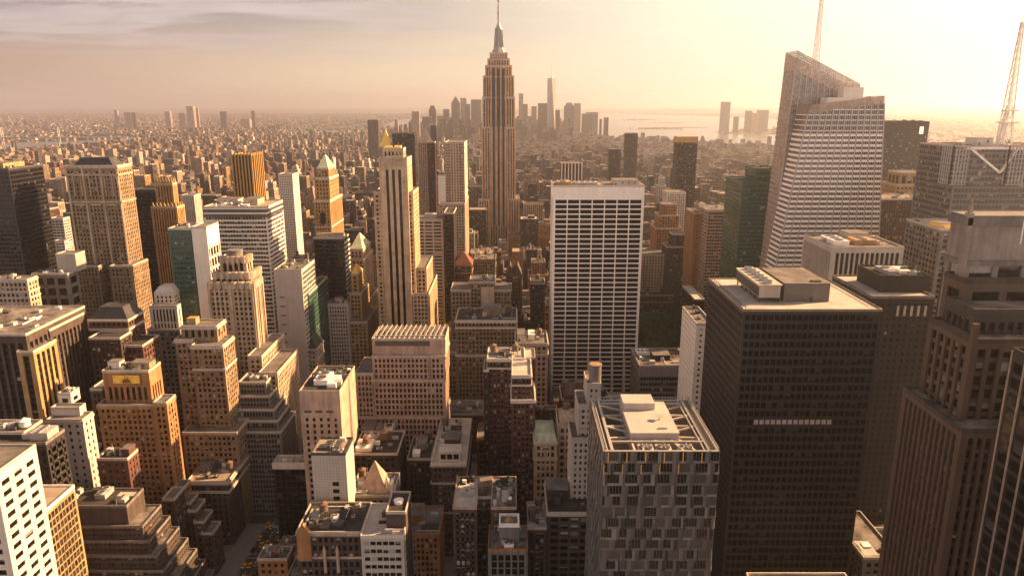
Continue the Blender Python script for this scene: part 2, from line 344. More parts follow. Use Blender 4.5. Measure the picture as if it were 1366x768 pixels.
def unit(root, x0, x1, y0, y1, z, h, mat='grey_metal', fans=0, name='air_unit'):
    mb = MB(); mb.box(x0, x1, y0, y1, z - .05, z + h)
    mb.box(x0 - .06, x1 + .06, y0 - .06, y1 + .06, z + h, z + h + .12)
    o = obj(name, mb, M[mat], root)
    for i in range(fans):
        s = (i + .5) / fans
        if (x1-x0) > (y1-y0): cx, cy, r = x0 + (x1-x0)*s, (y0+y1)/2, min((y1-y0)*.38, (x1-x0)/fans*.42)
        else: cx, cy, r = (x0+x1)/2, y0 + (y1-y0)*s, min((x1-x0)*.38, (y1-y0)/fans*.42)
        mb = MB(); mb.cyl(cx, cy, z+h+.1, z+h+.75, r, r, 16, 0); mb.cyl(cx, cy, z+h+.7, z+h+.8, r*.82, r*.82, 16, 1)
        obj('fan', mb, [M['grey_metal'], M['dark_metal']], root, sub=o)
    return o
def penthouse(root, x0, x1, y0, y1, z, h, mat, door=True):
    mb = MB(); mb.box(x0, x1, y0, y1, z - .05, z + h, 0); mb.box(x0 - .2, x1 + .2, y0 - .2, y1 + .2, z + h, z + h + .3, 1)
    o = obj('penthouse', mb, [M[mat], M['roof_grey']], root)
    if h > 3 and x1 - x0 > 3:
        for i in range(max(1, int((x1 - x0) / 5))):
            a = x0 + (i + .3) * 5
            if i == 0: a = x0 + .7; mb = MB(); mb.box(a, a + 1.1, y0 - .06, y0 + .02, z, z + 2.2); obj('door', mb, M['dark_metal'], root, sub=o)
            elif a + 1.6 < x1: mb = MB(); mb.box(a, a + 1.3, y0 - .06, y0 + .02, z + h * .4, z + h * .75); obj('vent', mb, M['dark_metal'], root, sub=o)
    return o
def feats_on(root, rect, z, feats, wmat, rnd):
    x0, x1, y0, y1 = rect; W_, D_ = x1 - x0, y1 - y0; P = lambda fx, fy: (x0 + fx * W_, y0 + fy * D_)
    for ft in feats:
        k = ft[0]
        if k == 'ph': a, b = P(ft[1], ft[3]); c, d = P(ft[2], ft[4]); penthouse(root, a, c, b, d, z, ft[5], ft[6] if len(ft) > 6 else wmat)
        elif k == 'un': a, b = P(ft[1], ft[3]); c, d = P(ft[2], ft[4]); unit(root, a, c, b, d, z, ft[5], ft[6] if len(ft) > 6 else 'grey_metal', ft[7] if len(ft) > 7 else 0)
        elif k == 'tk': a, b = P(ft[1], ft[2]); tank(root, a, b, z, ft[3], ft[4], ft[5], ft[6] if len(ft) > 6 else 'wood')
        elif k == 'rnd':
            for _ in range(int(ft[1] * 1.3) + 1):
                w = rnd.uniform(1.0, min(4.2, W_ * .25)); d = rnd.uniform(1.0, min(4.2, D_ * .3)); a = rnd.uniform(x0 + 1, x1 - 1 - w); b = rnd.uniform(y0 + 1, y1 - 1 - d)
                unit(root, a, a + w, b, b + d, z + rnd.uniform(-.01, .03), rnd.uniform(.7, 2.6), rnd.choice(['grey_metal', 'white_paint', 'grey_metal', 'dark_metal', 'dark_metal', 'pale_panel']), rnd.choice([0, 0, 0, 1, 2]))
            for _ in range(max(1, ft[1] // 2)):        # duct and pipe runs
                mb = MB(); a = rnd.uniform(x0 + 1, x1 - 3); b = rnd.uniform(y0 + 1, y1 - 3); l = rnd.uniform(3, max(4, min(W_, D_) * .6)); s = rnd.choice([.18, .3, .6]); hh = rnd.uniform(.2, 1.2)
                if rnd.random() < .5: mb.box(a, min(a + l, x1 - .6), b, b + s, z + hh, z + hh + s)
                else: mb.box(a, a + s, b, min(b + l, y1 - .6), z + hh, z + hh + s)
                obj('duct', mb, M[rnd.choice(['grey_metal', 'dark_metal', 'white_paint'])], root)
            if W_ > 8 and D_ > 6:                      # tar patches and worn lanes on the membrane, a thin mast
                mb = MB()
                for q in range(1): a = rnd.uniform(x0 + .8, x1 - 5); b = rnd.uniform(y0 + .8, y1 - 4); mb.box(a, min(a + rnd.uniform(2, W_ * .5), x1 - .6), b, min(b + rnd.uniform(1.5, D_ * .4), y1 - .6), z - .02, z + .035 + .007 * q)
                tag(obj('roof_patch', mb, M[rnd.choice(['roof_dark', 'roof_pale', 'roof_grey'])], root))
                if rnd.random() < .5: a = rnd.uniform(x0 + 1, x1 - 1); b = rnd.uniform(y0 + 1, y1 - 1); mb = MB(); mb.bar((a, b, z - .1), (a, b, z + rnd.uniform(3, 7)), .09); obj('aerial', mb, M['grey_metal'], root)
def build(b):
    ts = b['tiers']; main = max(ts, key=lambda t: (t['rect'][1]-t['rect'][0]) * (t['z1']-t['zb']))
    x0, x1, y0, y1 = main['rect']
    root = empty(b['name'], ((x0+x1)/2, (y0+y1)/2, 0.0), b['label'], b['cat'], b['group']); b['root'] = root
    rnd = random.Random(b['label'])
    by = {}; panes = []
    for t in ts:
        mw = by.setdefault(('wall', t['w'], 0), MB()); sp = t['st']['sp']; ms = by.setdefault(('spandrel', sp, 0), MB()) if sp else mw
        fs, i = faces_of(t); r = t['rect']
        if t['w'] is None: continue
        if t['st']['blank'] == 'nseW':
            mw.box(*r, t['zb'] - .01, t['z1'])
        else:
            mw.box(r[0]+i, r[1]-i, r[2]+i, r[3]-i, t['zb'] - .01, t['z1'])
            e = i + .35
            for a in (r[0] - .03, r[1] - e + .03):
                for c in (r[2] - .03, r[3] - e + .03): mw.box(a, a + e, c, c + e, t['zb'], t['z1'] - .002)
            bl = t['st']['blank']
            for k in 'nseW':
                f = fs[k]
                if k == 's' or (k == 'e' and r[1] < -60) or (k == 'W' and r[0] > 60) or k in bl:
                    fbox(mw, f, 0, f[2] - f[1], -.02, i, t['zb'], t['z1'] - .004)
                else: facade(mw, ms, panes, t, f)
        if t['par'] > 0:
            mp = by.setdefault(('parapet', t['cop'], id(t)), MB()); parapet(mp, r, t['z1'], t['par'])
            mr = by.setdefault(('roof', t['roof'], id(t)), MB()); mr.box(r[0]+.3, r[1]-.3, r[2]+.3, r[3]-.3, t['z1'] - .02, t['z1'] + .12)
    for (nm, mt, _), mb in by.items():
        if mb.f: obj(nm, mb, M[mt], root)
    # windows: the ones that show largest as objects, the rest as one mass
    sc = []
    for p in panes:
        a, u, v, y = pane_px(*p[:5])
        sc.append(a if (not b['generic'] and a > 8.0 and visible(u, v, y)) else 0)
    order = sorted(range(len(panes)), key=lambda q: -sc[q]); ind = set(q for q in order[:100] if sc[q] > 0)
    rest = {}; cache = {}; o3 = Vector(root['o'])
    for q, (f, s, z, w, h, gl, bl) in enumerate(panes):
        var = 0 if rnd.random() > bl else rnd.choice([1, 1, 1, 2, 2, 3, 4, 5, 6])
        if q in ind:
            key = (f[0], round(w, 2), round(h, 2), var, gl)
            if key not in cache:
                mb = MB(); pane_geo(mb, (f[0], 0, 0, 0), 0, 0, w, h, var); cache[key] = mb.mesh('window', [M[gl], M['blind_dim' if gl in ('glass_black', 'glass_smoke', 'glass_matt') else 'blind'], M['blind_dim' if gl in ('glass_black', 'glass_smoke', 'glass_matt') else 'curtain_glint']])
            o = bpy.data.objects.new('window', cache[key]); COL.objects.link(o); o.parent = root
            k, a, _, c = f
            o.location = Vector((a + s, c, z) if k in 'ns' else (c, a + s, z)) - o3
        else: pane_geo(rest.setdefault(gl, MB()), f, s, z, w, h, var)
    for gl, mb in rest.items():
        if mb.f: tag(obj('windows', mb, [M[gl], M['blind_dim' if gl in ('glass_black', 'glass_smoke', 'glass_matt') else 'blind'], M['blind_dim' if gl in ('glass_black', 'glass_smoke', 'glass_matt') else 'curtain_glint']], root), kind='stuff')
    if b['feats']: feats_on(root, ts[0]['rect'], ts[0]['z1'] + .1, b['feats'], ts[0]['w'], rnd)
    if b['extra']: b['extra'](root, ts, rnd)
    del root['o']
    return root
# ------------------------------------------------------------------ the setting: land, water, streets, far hills
def sheet(name, pts, z, mat, kind='structure', label=None, cat=None):
    mb = MB(); mb.add([(x, y, z) for x, y in pts], [tuple(range(len(pts)))]); o = obj(name, mb, M[mat]); return tag(o, label, cat, kind=kind)
def city_ground():
    m, nt, p = nodes_of('city_ground'); n = nt.nodes; L = nt.links
    geo = n.new('ShaderNodeNewGeometry')
    v = n.new('ShaderNodeTexVoronoi'); L.new(geo.outputs['Position'], v.inputs['Vector']); v.inputs['Scale'].default_value = .022
    v2 = n.new('ShaderNodeTexNoise'); L.new(geo.outputs['Position'], v2.inputs['Vector']); v2.inputs['Scale'].default_value = .0012; v2.inputs['Detail'].default_value = 5
    sp = n.new('ShaderNodeSeparateColor'); L.new(v.outputs['Color'], sp.inputs[0])
    r = n.new('ShaderNodeValToRGB'); L.new(sp.outputs[0], r.inputs[0]); e = r.color_ramp.elements; e[0].position = .2; e[0].color = (.025, .021, .018, 1); e[1].position = .95; e[1].color = (.24, .19, .16, 1); q = e.new(.6); q.color = (.07, .053, .045, 1)
    r2 = n.new('ShaderNodeValToRGB'); L.new(v2.outputs['Fac'], r2.inputs[0]); r2.color_ramp.elements[0].position = .4; r2.color_ramp.elements[0].color = (.5, .55, .45, 1); r2.color_ramp.elements[1].position = .6; r2.color_ramp.elements[1].color = (1, 1, 1, 1)
    mx = n.new('ShaderNodeMix'); mx.data_type = 'RGBA'; mx.blend_type = 'MULTIPLY'; mx.inputs[0].default_value = 1; L.new(r.outputs[0], mx.inputs[6]); L.new(r2.outputs[0], mx.inputs[7])
    L.new(mx.outputs[2], p.inputs['Base Color']); p.inputs['Roughness'].default_value = .9; M['city_ground'] = m
city_ground()
plain('asphalt', (.05, .047, .045), .85); plain('pavement_slab', (.19, .175, .16), .85); plain('lane_paint', (.7, .68, .62), .6); plain('lawn', (.05, .075, .025), .9); plain('hill_green', (.06, .065, .045), .95); plain('bark', (.07, .05, .035), .9); plain('leaf', (.05, .085, .025), .7); plain('leaf_light', (.10, .135, .04), .7)
def water():
    m, nt, p = nodes_of('water'); n = nt.nodes; L = nt.links
    geo = n.new('ShaderNodeNewGeometry'); z = n.new('ShaderNodeTexNoise'); L.new(geo.outputs['Position'], z.inputs['Vector']); z.inputs['Scale'].default_value = .012; z.inputs['Detail'].default_value = 6
    bp = n.new('ShaderNodeBump'); bp.inputs['Strength'].default_value = .25; bp.inputs['Distance'].default_value = 6; L.new(z.outputs['Fac'], bp.inputs['Height']); L.new(bp.outputs[0], p.inputs['Normal'])
    p.inputs['Base Color'].default_value = (.10, .09, .08, 1); p.inputs['Roughness'].default_value = .22; p.inputs['Specular IOR Level'].default_value = .9; M['water'] = m
water()
sheet('ground', [(-26000, -300), (26000, -300), (26000, 40000), (-26000, 40000)], 0, 'city_ground')
HARBOUR = [(1900, -200), (1880, 3200), (1690, 4050), (1250, 4750), (800, 5450), (300, 6500), (-250, 6950), (-950, 7300), (-1450, 8300), (-1750, 11500), (-1000, 14500), (-200, 17500), (2400, 18000), (3600, 15500), (4200, 12000), (3400, 9000), (2500, 7400), (1850, 6900), (1820, 6350), (2500, 6000), (2700, 4600), (2750, 3000), (2800, -200)]
RIVER = [(-8000, 3400), (-2750, 3900), (-2600, 4450), (-2450, 5200), (-1800, 5950), (-950, 6550), (-250, 6950), (-950, 7300), (-1750, 7000), (-2400, 6200), (-2950, 5450), (-3550, 4900), (-8000, 4700)]
BASIN = [(-3500, 5450), (-2850, 5550), (-2800, 5900), (-3500, 5950)]
sheet('harbour', HARBOUR[::-1], .6, 'water'); sheet('river', RIVER, .5, 'water'); sheet('dock_basin', BASIN, .5, 'water')
def inside(x, y, P):
    c = False; j = len(P)-1
    for i in range(len(P)):
        if (P[i][1] > y) != (P[j][1] > y) and x < (P[j][0]-P[i][0])*(y-P[i][1])/(P[j][1]-P[i][1])+P[i][0]: c = not c
        j = i
    return c
def is_land(x, y): return not (inside(x, y, HARBOUR) or inside(x, y, RIVER) or inside(x, y, BASIN))
def island(pts, h=3.0):
    mb = MB(); mb.prism(pts, .3, h); tag(obj('island', mb, M['hill_green']), kind='structure')
def blob(cx, cy, rx, ry, n=18, seed=1):
    r = random.Random(seed); return [(cx+rx*math.cos(2*math.pi*i/n)*r.uniform(.8, 1.1), cy+ry*math.sin(2*math.pi*i/n)*r.uniform(.8, 1.1)) for i in range(n)]
island(blob(1930, 11600, 230, 160, seed=2)); island(blob(2080, 9900, 260, 170, seed=3)); island(blob(1800, 8000, 330, 130, seed=5)); island(blob(-300, 8600, 420, 260, seed=6), 5)
def hills():
    rnd = random.Random(3)
    for (xa, xb, y, h) in ((-3000, 9000, 21000, 110), (4500, 22000, 24000, 150), (-24000, -3000, 30000, 40)):
        mb = MB(); n = 60; vs = []
        for i in range(n+1):
            x = xa+(xb-xa)*i/n; e = math.sin(math.pi*i/n)**.5; hh = h*e*(.65+.25*math.sin(i*.31+y)+.12*math.sin(i*.9)+rnd.uniform(-.05, .05))
            vs += [(x, y-900, 0.3), (x, y-250, max(1, hh*.75)), (x, y+200, max(1.2, hh)), (x, y+2500, .3)]
        mb.add(vs, [(4*i+k, 4*i+4+k, 4*i+5+k, 4*i+1+k) for i in range(n) for k in range(3)]); tag(obj('hills', mb, M['hill_green']), kind='structure')
hills()
# streets and pavements near the camera; the avenues run along Y
AVES = [-1060, -910, -740, -585, -440, -296, -149, 205, 485, 765, 1045, 1325, 1605, 1860]; AVW = 11.5
ST0, STP, STW = 98.0, 80.5, 9.0
def streets():
    mb = MB(); mb.box(-1100, 1870, -40, 1750, .02, .03); o = tag(obj('road', mb, M['asphalt']), kind='structure')
    mb = MB()
    for a, b in zip(AVES[:-1], AVES[1:]):
        for k in range(-1, 20):
            y = ST0 + k*STP; mb.box(a+AVW-4, b-AVW+4, y+STW-4, y+STP-STW+4, .03, .17)
    tag(obj('pavement', mb, M['pavement_slab']), kind='structure')
    mb = MB()
    for a in AVES[4:8]:
        for q in (-6.6, -3.3, 0, 3.3, 6.6):
            for y in np.arange(200, 1100, 9): mb.box(a+q-.08, a+q+.08, y, y+4, .034, .036)
        for k in range(1, 12):
            y = ST0+k*STP
            for i in range(14): mb.box(a-9+i*1.35, a-9+i*1.35+.6, y-STW-.5, y-STW+2.4, .034, .037); mb.box(a-9+i*1.35, a-9+i*1.35+.6, y+STW-2.4, y+STW+.5, .034, .037)
    tag(obj('road_marking', mb, M['lane_paint']), kind='structure')
streets()
# the air
def haze():
    m = bpy.data.materials.new('haze'); m.use_nodes = True; nt = m.node_tree; nt.nodes.clear()
    o = nt.nodes.new('ShaderNodeOutputMaterial'); v = nt.nodes.new('ShaderNodeVolumePrincipled'); v.inputs['Density'].default_value = HAZE_DENSITY; v.inputs['Color'].default_value = (*HAZE_COLOR, 1); v.inputs['Anisotropy'].default_value = HAZE_G
    nt.links.new(v.outputs[0], o.inputs['Volume'])
    mb = MB(); mb.box(-26100, 26100, -400, 40100, -1, 540); q = tag(obj('haze', mb, m), 'warm golden evening haze over the city', 'haze', kind='stuff'); q.display_type = 'WIRE'
haze()
# ------------------------------------------------------------------ special shapes
def cap(root, name, mat, fn):
    mb = MB(); fn(mb); return obj(name, mb, M[mat] if isinstance(mat, str) else [M[k] for k in mat], root)
def pyr(mat, z1_off, inset=0.0, name='pyramid_roof', tier=0, top=.04):
    def f(root, ts, rnd):
        t = ts[tier]; x0, x1, y0, y1 = t['rect']; i = inset; z = t['z1']
        mx, my = (x0+x1)/2, (y0+y1)/2; a, b = (x1-x0)*top, (y1-y0)*top
        cap(root, name, mat, lambda mb: mb.frus((x0+i, x1-i, y0+i, y1-i), z + .13, (mx-a, mx+a, my-b, my+b), z + z1_off))
    return f
def chain(*fs):
    def f(root, ts, rnd):
        for g in fs: g(root, ts, rnd)
    return f
def spikes(n=6, h=7, mat='gold_brick', tier=0, w=1.3, name='finial'):
    def f(root, ts, rnd):
        x0, x1, y0, y1 = ts[tier]['rect']; z = ts[tier]['z1']
        def one(x, y): cap(root, name, mat, lambda mb: mb.frus((x-w, x+w, y-w, y+w), z-.4, (x-.2, x+.2, y-.2, y+.2), z+h))
        for i in range(n):
            x = x0 + (i+.5)*(x1-x0)/n; one(x, y0 + w)
        m = max(2, int(n*(y1-y0)/(x1-x0)))
        for i in range(1, m): one(x1 - w, y0 + (i+.5)*(y1-y0)/m)
    return f
def ribs_front(fr, w, proud, mat, tier=0, name='rib', sides='nW', drop=0.0):
    """projecting vertical ribs up the full height; fr = fractions along the face"""
    def f(root, ts, rnd):
        t = ts[tier]; x0, x1, y0, y1 = t['rect']; za, zb = t['zb'], t['z1'] - drop
        mb = MB()
        for q in fr:
            if 'n' in sides: c = x0 + q*(x1-x0); mb.box(c-w/2, c+w/2, y0-proud, y0+.2, za, zb + .6)
            if 'W' in sides: c = y0 + q*(y1-y0); mb.box(x1-.2, x1+proud, c-w/2, c+w/2, za, zb + .6)
            if 'e' in sides: c = y0 + q*(y1-y0); mb.box(x0-proud, x0+.2, c-w/2, c+w/2, za, zb + .6)
        obj(name, mb, M[mat], root)
    return f
def cornice(levels, mat='lime_coping', proud=.7, h=1.1, tier=0):
    """levels: heights below the tier's top"""
    def f(root, ts, rnd):
        x0, x1, y0, y1 = ts[tier]['rect']; z = ts[tier]['z1']
        for l in levels:
            mb = MB(); p = proud
            for (a, b, c, d) in ((x0-p, x1+p, y0-p, y0+.3), (x0-p, x0+.3, y0+.3, y1), (x1-.3, x1+p, y0+.3, y1)):
                mb.box(a, b, c, d, z-l-h, z-l); mb.box(a+.25 if a < x0 else a, b-.25 if b > x1 else b, c+.25 if c < y0 else c, d, z-l-h-.5, z-l-h)
            obj('cornice', mb, M[mat], root)
    return f
def mast(u, v_top, Y, r, mat='white_paint', lattice=False, zb=None, tilt=None):
    def f(root, ts, rnd):
        x, zt = at(u, v_top, Y); z0 = zb if zb is not None else ts[0]['z1']
        if lattice:
            mb = MB(); n = 15; 
            for i in range(n):
                ra, rb = r*(1-i/n*.8), r*(1-(i+1)/n*.8); za, zb_ = z0+(zt-z0)*i/n, z0+(zt-z0)*(i+1)/n
                ca = [(x+a*ra, Y+b*ra) for a, b in ((-1,-1),(1,-1),(1,1),(-1,1))]; cb = [(x+a*rb, Y+b*rb) for a, b in ((-1,-1),(1,-1),(1,1),(-1,1))]
                for k in range(4):
                    k2 = (k+1) % 4
                    mb.bar((*ca[k], za), (*cb[k], zb_), max(.16, r*.09)); mb.bar((*ca[k], za), (*cb[k2], zb_), max(.1, r*.055)); mb.bar((*cb[k], zb_), (*cb[k2], zb_), max(.1, r*.055))
            mb.cyl(x, Y, z0, zt, r*.22, r*.07, 8); mb.cyl(x, Y, zt, zt+(zt-z0)*.12, r*.08, r*.04, 6)
            obj('antenna', mb, M[mat], root)
        else:
            mb = MB(); mb.cyl(x, Y, z0 - .2, z0+(zt-z0)*.5, r, r*.6, 10); mb.cyl(x, Y, z0+(zt-z0)*.5, zt, r*.5, r*.12, 8); obj('antenna', mb, M[mat], root)
    return f

# ------------------------------------------------------------------ the buildings one can tell apart
GL = lambda **k: S(**{**dict(bay=1.9, fl=3.8, pw=.14, sh=.3, pd=.18, sd=.1, blind=.10), **k})
# --- far left and left
B('glass_tower', 'skyscraper', 'black glass tower cut by the left edge, with a small golden roof box', 'the black glass tower at the edge',
  T(-70, 11, 226, 620, u2=57, st=GL(gl='glass_black', bay=3.0, sh=.34, pw=.1), w='black_metal', roof='roof_dark', cop='dark_metal'), feats=[('ph', .2, .8, .2, .8, 4, 'gold_brick'), ('rnd', 6)])
def tan_top(root, ts, rnd):
    x0, x1, y0, y1 = ts[0]['rect']; z = ts[0]['z1']
    cap(root, 'hipped_roof', 'slate', lambda mb: mb.frus((x0+6, x1-5, y0+3, y1-3), z+.1, (x0+11, x1-10, y0+7, y1-7), z+7))
    mb = MB()
    for q in (.2, .5, .8):                                  # tall arched window bays under the crown
        c = x0 + q*(x1-x0)
        for s in (-1, 1): mb.box(c+s*3.2-.4, c+s*3.2+.4, y0-.5, y0+.1, z-26, z-8)
        for i in range(9):
            a, b = math.pi*i/9, math.pi*(i+1)/9
            mb.bar((c+3.2*math.cos(a), y0-.25, z-8+3.2*math.sin(a)), (c+3.2*math.cos(b), y0-.25, z-8+3.2*math.sin(b)), .4)
        mb.box(c-4.5, c+4.5, y0-.9, y0+.1, z-34, z-32.6)
    obj('arched_bay', mb, M['cream_stone'], root)
B('stone_tower', 'skyscraper', 'tall tan stone tower with arched top windows and a dark hipped roof', 'the tall tan tower with arched top windows',
  T(86, 156, 222, 640, u2=175, st=S(3.0, 3.7, .5, .4, .4, .13, top=4), w='tan_stone'),
  T(96, 131, 356, 628, D=40, st=S(3.0, 3.7, .5, .42, .4, .13), w='tan_stone'), T(146, 174, 356, 628, u2=197, st=S(3.0, 3.7, .5, .42, .4, .13), w='tan_stone'),
  extra=chain(tan_top, cornice([.2, 6.5, 30], 'cream_stone', .8), ribs_front([.02, .33, .67, .98], 1.4, .7, 'cream_stone', sides='n'), cornice([.2, 9], 'tan_stone', tier=1), cornice([.2, 9], 'tan_stone', tier=2)), feats=[('rnd', 4)])
B('stone_office', 'office building', 'low stone block with a white roof box and rows of big dark openings', 'the low block with big dark openings',
  T(42, 90, 366, 575, u2=104, st=S(9, 8.5, .3, .35, .5, .3, top=3, blind=0), w='grey_stone', roof='roof_pale'), T(74, 100, 340, 585, D=14, st=BLANK, w='steel', on=0), feats=[('rnd', 5)])
B('ornate_block', 'office building', 'ornate beige stone block at the edge below the black glass tower', 'the ornate block at the edge',
  T(-60, 36, 374, 545, u2=50, st=S(3.4, 4.2, .43, .42), w='cream_stone'), extra=chain(cornice([.1, 8, 13]), ), feats=[('rnd', 8)])
B('zigzag_tower', 'apartment tower', 'narrow banded apartment tower in the gap beside the black glass tower', 'the narrow banded apartment tower',
  T(66, 84, 292, 800, u2=93, st=S(4, 3.2, .2, .5, .1, .5), w='pale_panel'), T(72, 86, 322, 780, u2=92, st=S(3, 3.2, .25, .5, .1, .5), w='white_stone'))
B('black_slab', 'skyscraper', 'plain black slab behind the tall tan tower', 'the plain black slab', T(176, 207, 254, 760, D=25, st=GL(gl='glass_black'), w='black_metal', roof='roof_dark', cop='dark_metal'))
B('crowned_tower', 'skyscraper', 'dark gold brick tower with a crown of pointed spikes', 'the spike-crowned gold tower',
  T(207, 230, 246, 720, u2=236, st=S(2.6, 3.7, .55, .35, .7, .1, sp='dark_brick'), w='gold_brick'), T(201, 236, 277, 712, u2=246, st=S(2.6, 3.7, .55, .35, .7, .1, sp='dark_brick'), w='gold_brick'),
  extra=chain(spikes(6, 7), spikes(7, 5, tier=1)))
B('green_glass_slab', 'office tower', 'office tower half green glass, half blank pale wall with few windows', 'the half glass, half blank tower',
  T(224, 254, 306, 540, D=26, st=GL(gl='glass_green', sh=.42, bay=2.6), w='green_metal', roof='roof_grey'), T(255, 275, 304, 538, u2=291, st=S(6, 8, .75, .75, .02, .02, blank='n', top=14, blind=0), w='white_panel', roof='roof_grey'), feats=[('rnd', 4)])
B('banded_slab', 'office tower', 'wide slab banded in white and dark glass with a beige roof box', 'the wide banded slab',
  T(271, 355, 277, 610, u2=377, st=S(2.4, 3.7, .06, .38, .1, .35, top=8, gl='glass_blue', blind=.3), w='white_panel', roof='roof_tan'), feats=[('ph', .55, .78, .3, .7, 5, 'cream_stone'), ('ph', .05, .4, .5, .8, 4, 'pale_panel'), ('rnd', 8)],
  extra=lambda root, ts, rnd: [cap(root, 'louvre_band', 'dark_metal', (lambda mb, z=z: (mb.box(ts[0]['rect'][0]-.05, ts[0]['rect'][1]+.05, ts[0]['rect'][2]-.3, ts[0]['rect'][2]+.3, z-2.6, z), mb.box(ts[0]['rect'][1]-.3, ts[0]['rect'][1]+.08, ts[0]['rect'][2]+.3, ts[0]['rect'][3], z-2.6, z)))) for z in (ts[0]['z1']-1.5, ts[0]['z1']-5.5)])
def scallops(root, ts, rnd):
    for k in (0, 1, 2):
        x0, x1, y0, y1 = ts[k]['rect']; z = ts[k]['z1']; n = 6 if k else 5
        mb = MB()
        for i in range(n):
            s = (x1-x0)/n
            mb.cyl(x0+(i+.5)*s, y0+.4, z-3.2, z+1.6, s*.42, s*.42, 12)
        m = max(2, round((y1-y0)/((x1-x0)/n)))
        for i in range(m):
            s = (y1-y0)/m; mb.cyl(x1-.4, y0+(i+.5)*s, z-3.25, z+1.55, s*.42, s*.42, 12)
        obj('scalloped_crown', mb, M['cream_stone'], root)
    x0, x1, y0, y1 = ts[0]['rect']; z = ts[0]['z1']; mx, my, r = (x0+x1)/2, (y0+y1)/2, (x1-x0)*.26
    cap(root, 'drum', 'grey_stone', lambda mb: (mb.cyl(mx, my, z, z+4.5, r, r, 20), mb.cyl(mx, my, z+4.5, z+5.2, r*1.1, r*1.1, 20)))
B('scalloped_tower', 'skyscraper', 'cream art deco tower with a scalloped crown and a round drum on top', 'the scalloped art deco tower',
  T(292, 328, 345, 488, D=12, st=S(4.2, 6, .35, .13, .8, .2), w='cream_stone', on=1), T(283, 335, 366, 484, D=20, st=S(3.6, 6, .35, .13, .8, .2), w='cream_stone', on=2),
  T(276, 337, 379, 480, u2=349, st=S(3.2, 3.6, .45, .42, .7, .2), w='cream_stone'),
  T(330, 349, 476, 462, u2=379, st=S(3.2, 3.6, .43, .42, .5, .2), w='cream_stone'), T(345, 370, 498, 452, u2=397, st=S(3.2, 3.6, .43, .42, .5, .2), w='cream_stone'),
  extra=chain(scallops, ribs_front([.03, .5, .97], 1.5, .9, 'cream_stone', tier=2, sides='nW')))
B('blank_slab', 'office tower', 'tower with one blank pale wall and stepped green glass beside it', 'the blank-walled glass tower',
  T(365, 402, 361, 560, u2=420, st=GL(gl='glass_green', sh=.35, bay=2.4, blank='n'), w='pale_panel', roof='roof_grey'), T(400, 412, 393, 572, u2=437, st=GL(gl='glass_green', sh=.35, bay=2.4), w='green_metal', roof='roof_dark'),
  extra=lambda root, ts, rnd: cap(root, 'slot_window', 'dark_metal', lambda mb: [mb.box(ts[0]['rect'][0]+3, ts[0]['rect'][0]+7, ts[0]['rect'][2]-.06, ts[0]['rect'][2]+.05, 50+i*7.5, 51+i*7.5) for i in range(9)]), feats=[('rnd', 5)])
def merc(root, ts, rnd):
    pyr('copper_green', 13, .3)(root, ts, rnd)
    x0, x1, y0, y1 = ts[2]['rect']; z = ts[2]['z1']
    cap(root, 'arched_window', 'glass_dark', lambda mb: (mb.box((x0+x1)/2-2.2, (x0+x1)/2+2.2, y0-.1, y0+.2, z-24, z-12), mb.cyl((x0+x1)/2, y0+2.05, z-12.2, z-9.5, 2.2, .6, 12)))
B('pyramid_tower', 'skyscraper', 'golden stone tower with a pale green pyramid roof and tall arched window', 'the green pyramid golden tower',
  T(422, 438, 225, 748, u2=447, st=S(3, 4, .5, .4), w='gold_brick', on=1), T(419, 439, 238, 744, u2=451, st=S(3.2, 4, .55, .45), w='gold_brick', on=2), T(418, 440, 268, 740, u2=456, st=S(3.0, 3.7, .5, .42, .6, .2), w='gold_brick'),
  extra=chain(merc, cornice([0], tier=1), cornice([0, 26], tier=2)))
B('black_banded_slab', 'office tower', 'black slab with a white striped right face below the green pyramid', 'the black slab with a striped side',
  T(418, 459, 318, 640, u2=465, st=GL(gl='glass_black', sh=.3, blank=''), w='black_metal', roof='roof_pale'),
  extra=lambda root, ts, rnd: cap(root, 'white_band', 'white_paint', lambda mb: [mb.box(ts[0]['rect'][1]-.2, ts[0]['rect'][1]+.5, ts[0]['rect'][2], ts[0]['rect'][3], z, z+1.7) for z in np.arange(8, ts[0]['z1']-4, 4.2)]), feats=[('ph', .05, .9, .3, .8, 2.5, 'cream_stone')])
B('pyramid_office', 'office tower', 'cream tower with a small grey green pyramid roof beside the striped black slab', 'the small pyramid-roofed cream tower',
  T(466, 484, 333, 690, u2=494, st=S(3.2, 3.8, .43, .42), w='cream_stone', on=1), T(464, 485, 346, 686, u2=497, st=S(3.4, 3.8, .43, .42), w='cream_stone'), T(462, 489, 405, 676, u2=503, st=PUNCH, w='gold_brick'), extra=chain(pyr('copper_green', 13, .2), cornice([0], tier=1)))
B('gabled_tower', 'office building', 'narrow stepped golden building with a gilded gable', 'the stepped building with a gilded gable',
  T(468, 478, 366, 640, u2=484, st=PUNCH, w='gold_brick', on=1), T(466, 482, 392, 636, u2=492, st=PUNCH, w='gold_brick'), T(460, 490, 430, 628, u2=503, st=PUNCH, w='gold_brick'), extra=pyr('gilt', 8, 0, 'gable_roof', top=.02))
def five_hundred(root, ts, rnd):
    t = ts[1]; x0, x1, y0, y1 = t['rect']; z = t['z1']
    mb = MB()
    for q in (.28, .5, .72): c = x0+q*(x1-x0); mb.box(c-1.15, c+1.15, y0-.06, y0+.3, 60, z-9)
    obj('window_strip', mb, M['glass_black'], root)
    mb = MB(); n = 9
    for i in range(n): c = x0+(i+.5)*(x1-x0)/n; mb.frus((c-1, c+1, y0-.5, y0+.6), z-6, (c-.6, c+.6, y0-.3, y0+.4), z+2.0)
    obj('crown_ornament', mb, M['cream_stone'], root)
